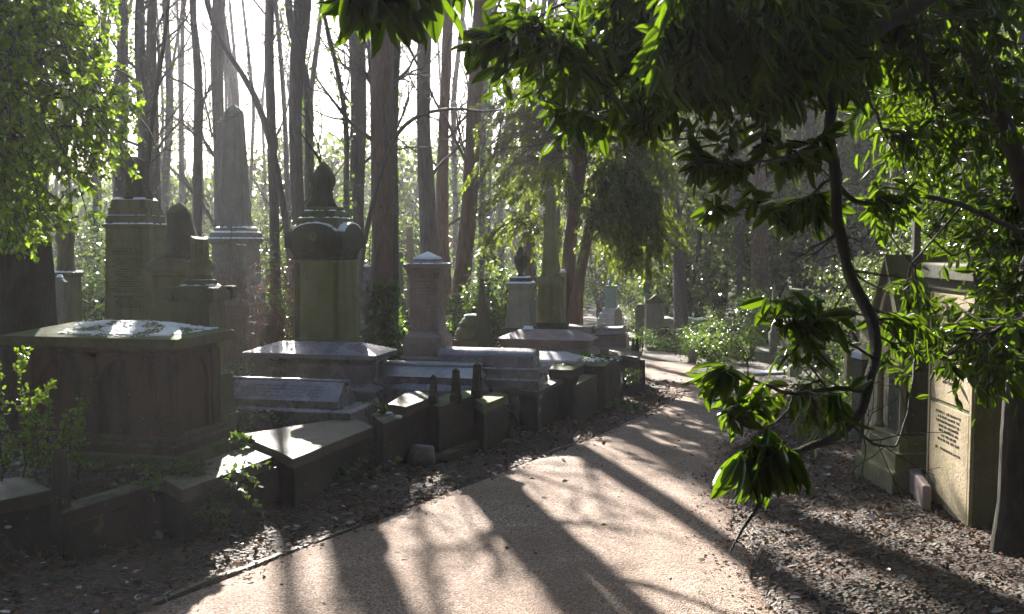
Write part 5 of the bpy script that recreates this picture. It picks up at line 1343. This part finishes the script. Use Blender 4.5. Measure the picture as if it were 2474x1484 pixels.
def litter(name, label, n, xr, yr, cond, size, mat='dead', kind='curl', up=.012, flatn=.45, wide=1.0):
    x = rng.uniform(*xr, n); y = rng.uniform(*yr, n) ; k = cond(x, y); x, y = x[k], y[k]; n = len(x)
    nz = vnoise(x, y, .7, 1) * .05 + vnoise(x, y, 2.3, 2) * .03 + vnoise(x, y, 7, 3) * .016 + vnoise(x, y, 15, 4) * .008
    z = gza(x, y) + np.where(in_path(x, y, .04), .035, nz + .004) + rng.uniform(0, up, n)
    leaf_obj(name, M[mat], None, [(kind, np.stack([x, y, z], 1), nrm(rng.normal(size=(n, 3)) * np.array([1, 1, .15])), nrm(rng.normal(size=(n, 3)) * flatn + ZUP), size * rng.uniform(.5, 1.25, n) * (1 + .03 * y), wide)], smooth=False)
    tag(bpy.data.objects[name] if name in bpy.data.objects else None, label, kind='stuff')
def verge_l(x, y): return (x > np.interp(y, wl_y, wl_x) - 1.2) & (x < np.interp(y, pl_y, pl_x) + rng.exponential(.12, len(x)) - .03)
def bank_r(x, y): return x > np.interp(y, pr_y, pr_x) - rng.exponential(.14, len(x))
litter('verge_litter', 'dead leaves covering the left verge', 17000, (-5.5, 3.2), (4.5, 17), verge_l, .045)
litter('bank_litter', 'brown leaf chips covering the right bank', 42000, (1.3, 7), (4.6, 13), bank_r, .026)
litter('bark_chips', 'brown broken leaf mould on the verges', 52000, (-5.5, 3.2), (4.5, 15), verge_l, .02)
litter('path_litter', 'few dead leaves lying on the path', 420, (-3, 4.5), (4.6, 17), lambda x, y: in_path(x, y), .035)
litter('path_grit', 'loose grit on the path', 9000, (-3, 3), (4.6, 9.5), lambda x, y: in_path(x, y), .009, 'dead', 'curl', .002)
M['pale_leaf'] = leafmat('pale_wet_leaf', (.22, .19, .19), (.42, .38, .38), (.2, .18, .12), .15, .3, .6)
litter('pale_litter', 'pale wet dead leaves glinting on the verges', 1500, (-5, 6), (4.6, 13), lambda x, y: (verge_l(x, y) | (x > np.interp(y, pr_y, pr_x) + .1)), .06, 'pale_leaf', 'oval', .03)
litter('leaf_drift', 'drifts of brown leaves lying against the kerbs', 5200, (-5.5, 3.2), (5, 16), lambda x, y: (x > np.interp(y, wl_y, wl_x) - .02) & (x < np.interp(y, wl_y, wl_x) + np.abs(rng.normal(.1, .16, len(x))) + .04), .06, 'dead', 'curl', .07, .7)
# fallen twigs
m = 420; x = rng.uniform(-4.5, 5, m); y = rng.uniform(4.8, 12, m); k = verge_l(x, y) | (x > np.interp(y, pr_y, pr_x)); x, y = x[k], y[k]; m = len(x)
a = rng.uniform(0, 6.28, m); u = np.linspace(-.5, .5, 5)[None]; l = rng.uniform(.05, .3, m)[:, None]
X = x[:, None] + u * l * np.cos(a)[:, None]; Y = y[:, None] + u * l * np.sin(a)[:, None]
V, F = tubes(np.stack([X, Y, gza(X, Y) + .03 + rng.normal(size=X.shape) * .006], -1), np.full(X.shape, .0028), 4)
tag(mesh_obj('fallen_twigs', V, F, M['twig']), 'thin twigs lying in the leaf litter', kind='stuff')

# --- the cherry laurel over the path
def q4(*a): return list(a)
LB = [  # woody limbs: first is the main trunk
 [(2640, 1330, 62, 5.6), (2560, 800, 56, 5.3), (2465, 403, 46, 5.0), (2410, 270, 44, 4.9), (2368, 181, 44, 4.8), (2316, 60, 44, 4.7), (2290, -120, 42, 4.6)],
 [(2300, -60, 40, 4.65), (2235, 0, 40, 4.5), (2142, 60, 38, 4.3), (2021, 117, 34, 4.1), (1880, 153, 26, 4.0), (1720, 165, 18, 4.0), (1560, 150, 12, 4.0), (1400, 130, 7, 4.0), (1250, 130, 4, 4.0)],
 [(2040, 110, 26, 4.1), (2012, 200, 27, 4.05), (2003, 300, 26, 4.0), (2017, 440, 26, 3.95), (2030, 590, 26, 3.9), (2052, 670, 27, 3.8), (2090, 738, 29, 3.7), (2115, 800, 28, 3.6), (2115, 868, 27, 3.5), (2097, 940, 25, 3.4), (2066, 1020, 24, 3.3), (2010, 1060, 22, 3.2), (1934, 1096, 18, 3.1), (1890, 1090, 12, 3.0)],
 [(2018, 445, 13, 3.95), (2055, 490, 13, 4.0), (2143, 490, 13, 4.1), (2216, 468, 13, 4.2), (2324, 496, 13, 4.4), (2400, 530, 14, 4.6), (2500, 575, 15, 5.0)],
 [(2090, 945, 13, 3.4), (2025, 938, 12, 3.35), (1965, 945, 11, 3.3), (1915, 954, 10, 3.25), (1860, 935, 9, 3.2), (1815, 918, 7, 3.15), (1770, 890, 4, 3.1)],
 [(2114, 870, 8, 3.5), (2070, 840, 7, 3.45), (2010, 808, 6, 3.4), (1960, 780, 5, 3.35), (1890, 790, 4, 3.3), (1830, 765, 3, 3.2)],
 [(1915, 954, 6, 3.25), (1905, 990, 6, 3.2), (1870, 1025, 5, 3.15), (1830, 1035, 4, 3.1), (1760, 1000, 3, 3.05)],
 [(2066, 1020, 6, 3.3), (2025, 975, 5, 3.4), (1960, 890, 5, 3.45), (1925, 845, 4, 3.5), (1890, 800, 3, 3.5)],
 [(2060, 1030, 8, 3.3), (2110, 1075, 7, 3.5), (2165, 1080, 6, 3.7), (2190, 1010, 6, 3.8), (2203, 930, 4, 3.9)],
 [(1934, 1096, 10, 3.1), (1880, 1085, 7, 3.0), (1830, 1075, 5, 2.95), (1780, 1100, 3, 2.9)],
 [(1870, 1090, 8, 2.95), (1862, 1130, 9, 2.9), (1830, 1225, 10, 2.85), (1795, 1275, 8, 2.8), (1762, 1335, 3, 2.75)],
 [(2021, 117, 14, 4.1), (1930, 230, 11, 4.1), (1850, 300, 9, 4.1), (1740, 330, 6, 4.1), (1600, 340, 4, 4.1)],
 [(2010, 300, 10, 4.0), (1940, 370, 8, 3.9), (1850, 390, 6, 3.9), (1740, 395, 4, 3.9), (1660, 400, 3, 3.9)],
 [(2017, 420, 9, 3.95), (1950, 480, 7, 4.0), (1860, 500, 5, 4.0), (1760, 505, 4, 4.0), (1680, 520, 3, 4.0)],
 [(1880, 153, 12, 4.0), (1750, 230, 9, 4.2), (1600, 262, 7, 4.3), (1450, 270, 5, 4.3), (1350, 285, 3, 4.3)],
 [(2142, 60, 16, 4.3), (1950, 0, 12, 4.1), (1700, -30, 10, 3.9), (1450, -20, 7, 3.8), (1330, 20, 6, 3.8), (1276, 60, 5, 3.8), (1240, 105, 5, 3.8), (1180, 116, 3, 3.8)],
 [(1950, -30, 16, 3.6), (1700, -160, 14, 3.2), (1400, -230, 12, 2.9), (1150, -180, 10, 2.7), (1000, -80, 8, 2.6), (900, -40, 6, 2.55), (820, -20, 4, 2.5)],
 [(2200, 30, 14, 4.4), (2230, 130, 12, 4.5), (2260, 250, 9, 4.6), (2290, 330, 6, 4.7)],
 [(2040, 120, 12, 4.1), (2090, 220, 9, 4.3), (2140, 330, 6, 4.4), (2190, 420, 4, 4.5)],
 [(2560, 720, 10, 5.0), (2473, 765, 9, 4.9), (2400, 800, 8, 4.8), (2330, 830, 6, 4.7), (2270, 870, 4, 4.6)],
 [(2324, 496, 7, 4.4), (2270, 560, 5, 4.5), (2200, 640, 4, 4.4), (2130, 540, 3, 4.3)],
 [(2400, 530, 7, 4.6), (2360, 590, 6, 4.8), (2300, 620, 5, 4.9), (2230, 560, 4, 4.8)],
]
L = [pixline(p, 4) for p in LB]; org = np.array([L[0][0][0], L[0][0][1], gz(L[0][0][0], L[0][0][1])])
L[0][0] = (org[0], org[1], org[2] - .05, L[0][0][3])
t = thing('cherry_laurel', 'large dark cherry laurel with long glossy leaves overhanging the path from the right', 'tree', tuple(org))
Ps = []; Rs = []
for i, l in enumerate(L):
    A = resample(l, 40); A[1:-1, :3] += np.stack([[noise.noise(Vector((j * .35, i * 7, k * 3))) for k in range(3)] for j in range(1, 39)]) * np.minimum(.012, A[1:-1, 3:4] * .8)
    Ps.append(A[:, :3]); Rs.append(A[:, 3])
for i in range(len(L)):
    Rs[i] = Rs[i] * np.array([1 + .16 * noise.noise(Vector((j * .55, i * 3, 0))) + .12 * max(0, noise.noise(Vector((j * 1.3, i * 5, 9)))) for j in range(40)])
def limb(nm, ids, sides):
    V, F = tubes(np.stack([Ps[i] for i in ids]), np.stack([Rs[i] for i in ids]), sides)
    mesh_obj(nm, V - org, F, M['bark_dark'], t, smooth=True)
limb('trunk', [0], 14); limb('limb', [1], 12); limb('hanging_stem', [2], 12); 
for i in range(3, len(L)): limb('branch', [i], 8)
PS = [Ps[i] for i in range(1, len(L))]
def spray(targets, src, nt=6, ll=.105, r0=.006, kleaf=7, droop=.65, tl=.30, sag=.06, direct=8):
    P1, R1 = boughs(src, targets, .05, 8, r0, sag)
    P2, R2 = spawn(P1, R1, nt, tl * 1.3, 40, -.12, 7, .15, 1, .5, .1, .0018, .5)
    return [(P1, R1), (P2, R2)], [along(P2, kleaf + 1, 'laurel', ll * .95, droop, .75, .0, 1, .35, .45), along(P1, direct, 'laurel', ll, droop, .8, .35, 1, .5, .5)]
tw = []; lv = []
for i_ in (2, 3, 4, 8):
    Pk, Rk = spawn(Ps[i_][None], Rs[i_][None], 9, .32, 55, .1, 7, .1, .95, .25, .16, .0025, .35); tw.append((Pk, Rk)); tw.append(spawn(Pk, Rk, 2, .14, 45, 0, 7, .3, 1, .7, .2, .0018, .5))
def add_spray(*a, **k):
    w_, l_ = spray(*a, **k); tw.extend(w_); lv.extend(l_)
src_up = [Ps[i] for i in (1, 11, 12, 13, 14, 15)]
add_spray(region([(1150, 60), (1300, 20), (1700, -60), (2080, -60), (2050, 90), (1980, 230), (1700, 250), (1560, 240), (1430, 210), (1300, 160), (1200, 120)], 150, 3.6, 5.2), src_up, nt=4, ll=.10, kleaf=6, direct=7, droop=.55)
add_spray(region([(1560, -60), (2060, -60), (2040, 80), (1900, 200), (1700, 200), (1560, 100)], 115, 3.2, 5.0), src_up + [Ps[16]], nt=4, ll=.108, kleaf=6, droop=.6)
add_spray(region([(1640, 375), (1990, 340), (2000, 380), (1900, 400), (1660, 410)], 9, 3.8, 4.1), [Ps[12]], nt=3, ll=.10, kleaf=5, tl=.15)
add_spray(region([(1680, 500), (1990, 470), (2000, 500), (1700, 520)], 9, 3.9, 4.2), [Ps[13]], nt=3, ll=.095, kleaf=5, tl=.14)
add_spray(region([(1320, 260), (1600, 270), (1640, 290), (1390, 290)], 11, 4.0, 4.5), [Ps[14], Ps[11]], nt=3, ll=.105, kleaf=5, tl=.16)
add_spray(region([(1150, 80), (1300, 0), (1400, 0), (1300, 90), (1170, 110)], 7, 3.7, 4.0), [Ps[15]], nt=3, ll=.11, kleaf=5, tl=.16)
add_spray(region([(800, -70), (1020, -90), (1000, -30), (940, -20), (840, -30)], 6, 2.45, 2.75), [Ps[16]], nt=3, ll=.15, kleaf=5, droop=1.0, tl=.08, direct=5)
add_spray(region([(1075, -80), (1110, -80), (1110, -60), (1075, -60)], 1, 2.6, 2.7), [Ps[16]], nt=2, ll=.12, kleaf=4, droop=1.6, tl=.06, direct=2)
add_spray(region([(2040, -40), (2480, -60), (2480, 250), (2380, 380), (2200, 420), (2060, 400), (2030, 150)], 170, 4.3, 7.2), [Ps[i] for i in (0, 1, 2, 3, 17, 18, 21)], nt=4, ll=.085, kleaf=6, direct=6, droop=.6)
add_spray(region([(2060, 480), (2200, 470), (2190, 540), (2080, 530)], 5, 3.9, 4.3), [Ps[3], Ps[20]], nt=3, ll=.085, kleaf=5, tl=.14)
add_spray(region([(1810, 735), (1960, 760), (2010, 810), (1960, 840), (1880, 820), (1830, 780)], 8, 3.2, 3.55), [Ps[5], Ps[7]], nt=3, ll=.10, kleaf=5, tl=.15, direct=6)
add_spray(region([(2100, 740), (2230, 740), (2250, 830), (2130, 860)], 9, 3.7, 5.0), [Ps[2], Ps[20], Ps[8]], nt=3, ll=.085, kleaf=5, tl=.16)
add_spray(region([(1700, 870), (1780, 870), (1790, 900), (1730, 905)], 2, 3.0, 3.2), [Ps[4]], nt=2, ll=.115, tl=.08, kleaf=5, direct=5)
add_spray(region([(1720, 965), (1830, 965), (1830, 1000), (1740, 1000)], 3, 2.95, 3.2), [Ps[6]], nt=3, ll=.10, tl=.12, kleaf=5, direct=5)
add_spray(region([(1880, 950), (2050, 950), (2040, 980), (1900, 990)], 4, 3.1, 3.5), [Ps[6], Ps[4], Ps[7]], nt=3, ll=.09, tl=.14, kleaf=5, direct=6)
add_spray(region([(1750, 1050), (1890, 1040), (1890, 1080), (1780, 1100)], 4, 2.75, 3.0), [Ps[9], Ps[10]], nt=3, ll=.14, kleaf=5, droop=1.3, tl=.08, direct=5)
add_spray(region([(2240, 790), (2473, 750), (2473, 860), (2280, 900)], 26, 4.6, 6.0), [Ps[19]], nt=4, ll=.10, kleaf=6, droop=.6)
add_spray(region([(2230, 480), (2480, 470), (2480, 600), (2260, 590)], 26, 4.8, 7.0), [Ps[3], Ps[21], Ps[0]], nt=4, ll=.085, kleaf=6, droop=.6)
add_spray(region([(2360, 640), (2490, 620), (2490, 900), (2400, 900)], 16, 5.0, 6.4), [Ps[19], Ps[0]], nt=4, ll=.10, kleaf=6, droop=.6)
add_spray(region([(2280, 890), (2420, 870), (2400, 930), (2300, 950)], 3, 4.6, 5.0), [Ps[19]], nt=2, ll=.12, kleaf=4)
V, F = join([tubes(p, r, 4) for p, r in tw]); mesh_obj('twigs', V - org, F, M['bark_dark'], t, smooth=True)
leaf_obj('foliage', M['laurel'], t, lv, org)

# --- leaf masses added out of view, round and above the viewer, to cut skylight
n = 90000
a = rng.uniform(0, 2 * np.pi, n); r = rng.uniform(9, 15, n); xx = np.cos(a) * r * 1.25; yy = np.sin(a) * r - 1.0
keep = (yy < -3.5) | ((np.abs(xx) > 9.5) & (yy < 4) & (xx > 0)) | ((xx < -9.5) & (yy < 1)); xx, yy = xx[keep], yy[keep]; n = len(xx)
zz = rng.uniform(0, 1, n) ** .9 * 13
zz2 = zz.copy()
leaf_obj('unseen_blocker_wood', M['laurel'], None, [('diamond', np.stack([xx, yy, zz], 1), nrm(rng.normal(size=(n, 3))), nrm(rng.normal(size=(n, 3))), rng.uniform(.22, .5, n), 1.3)])
tag(bpy.data.objects['unseen_blocker_wood'], 'unseen dark leaf mass added around the viewer to block sky light', kind='stuff')
m = 36000  # canopy leaves added above the view to hold back sky light
xx = rng.uniform(-12, 16, m); yy = rng.uniform(-12, 17, m); zz = rng.uniform(8.6, 12, m)
keep = (yy < 4.5) | ((xx > 2.5) & (yy < 16)); xx, yy, zz = xx[keep], yy[keep], zz[keep]; m = len(xx)
leaf_obj('unseen_blocker_canopy', M['laurel'], None, [('diamond', np.stack([xx, yy, zz], 1), nrm(rng.normal(size=(m, 3))), nrm(rng.normal(size=(m, 3))), rng.uniform(.3, .6, m), 1.3)])
tag(bpy.data.objects['unseen_blocker_canopy'], 'unseen leaf canopy added above the frame to block sky light', kind='stuff')

# ------------------------------------------------------------------ haze, light, camera
mb = MB().box(-90, 90, -12, 95, -4, 24)
hz = mb.build('haze', flat('haze_tmp', (.5, .5, .5))); hz.data.materials.clear()
hm = bpy.data.materials.new('haze_air'); hm.use_nodes = True; nt = hm.node_tree; nt.nodes.clear()
ov = nt.nodes.new('ShaderNodeOutputMaterial'); pv = nt.nodes.new('ShaderNodeVolumePrincipled')
pv.inputs['Color'].default_value = (.93, .92, 1.0, 1); pv.inputs['Density'].default_value = HAZE; pv.inputs['Anisotropy'].default_value = .42
nt.links.new(pv.outputs[0], ov.inputs['Volume']); hz.data.materials.append(hm); tag(hz, 'thin bright morning mist', kind='stuff')

w = bpy.data.worlds.new('World'); SC.world = w; w.use_nodes = True; nt = w.node_tree
bg = nt.nodes['Background']; sk = nt.nodes.new('ShaderNodeTexSky'); sk.sky_type = 'NISHITA'; sk.sun_disc = False
sk.sun_elevation = R(SUN_EL); sk.sun_rotation = R(SUN_AZ); sk.dust_density = 1.0; sk.air_density = 1.0
nt.links.new(sk.outputs[0], bg.inputs[0]); bg.inputs[1].default_value = SKY
ld = bpy.data.lights.new('sun', 'SUN'); ld.energy = SUN; ld.angle = R(.53); ld.color = (1, .925, .83)
lo = bpy.data.objects.new('sun', ld); COL.objects.link(lo)
sd = Vector((math.sin(R(SUN_AZ)) * math.cos(R(SUN_EL)), math.cos(R(SUN_AZ)) * math.cos(R(SUN_EL)), math.sin(R(SUN_EL))))
lo.rotation_euler = (-sd).to_track_quat('-Z', 'Y').to_euler()

cd = bpy.data.cameras.new('camera'); co = bpy.data.objects.new('camera', cd); COL.objects.link(co); SC.camera = co
cd.sensor_width = 36; cd.lens = PF / PW * 36; cd.clip_start = .05; cd.clip_end = 1500
co.location = (0, 0, EYE); co.rotation_euler = (math.pi / 2 - PITCH, 0, 0)
SC.view_settings.view_transform = 'Standard'; SC.view_settings.look = 'None'; SC.view_settings.gamma = 1
SC.view_settings.exposure = EXPO
c = SC.cycles
c.max_bounces = 5; c.diffuse_bounces = 3; c.glossy_bounces = 2; c.transmission_bounces = 3; c.volume_bounces = 0; c.transparent_max_bounces = 4
c.use_denoising = True; c.sample_clamp_indirect = 6.0
try: c.denoiser = 'OPENIMAGEDENOISE'
except Exception: pass
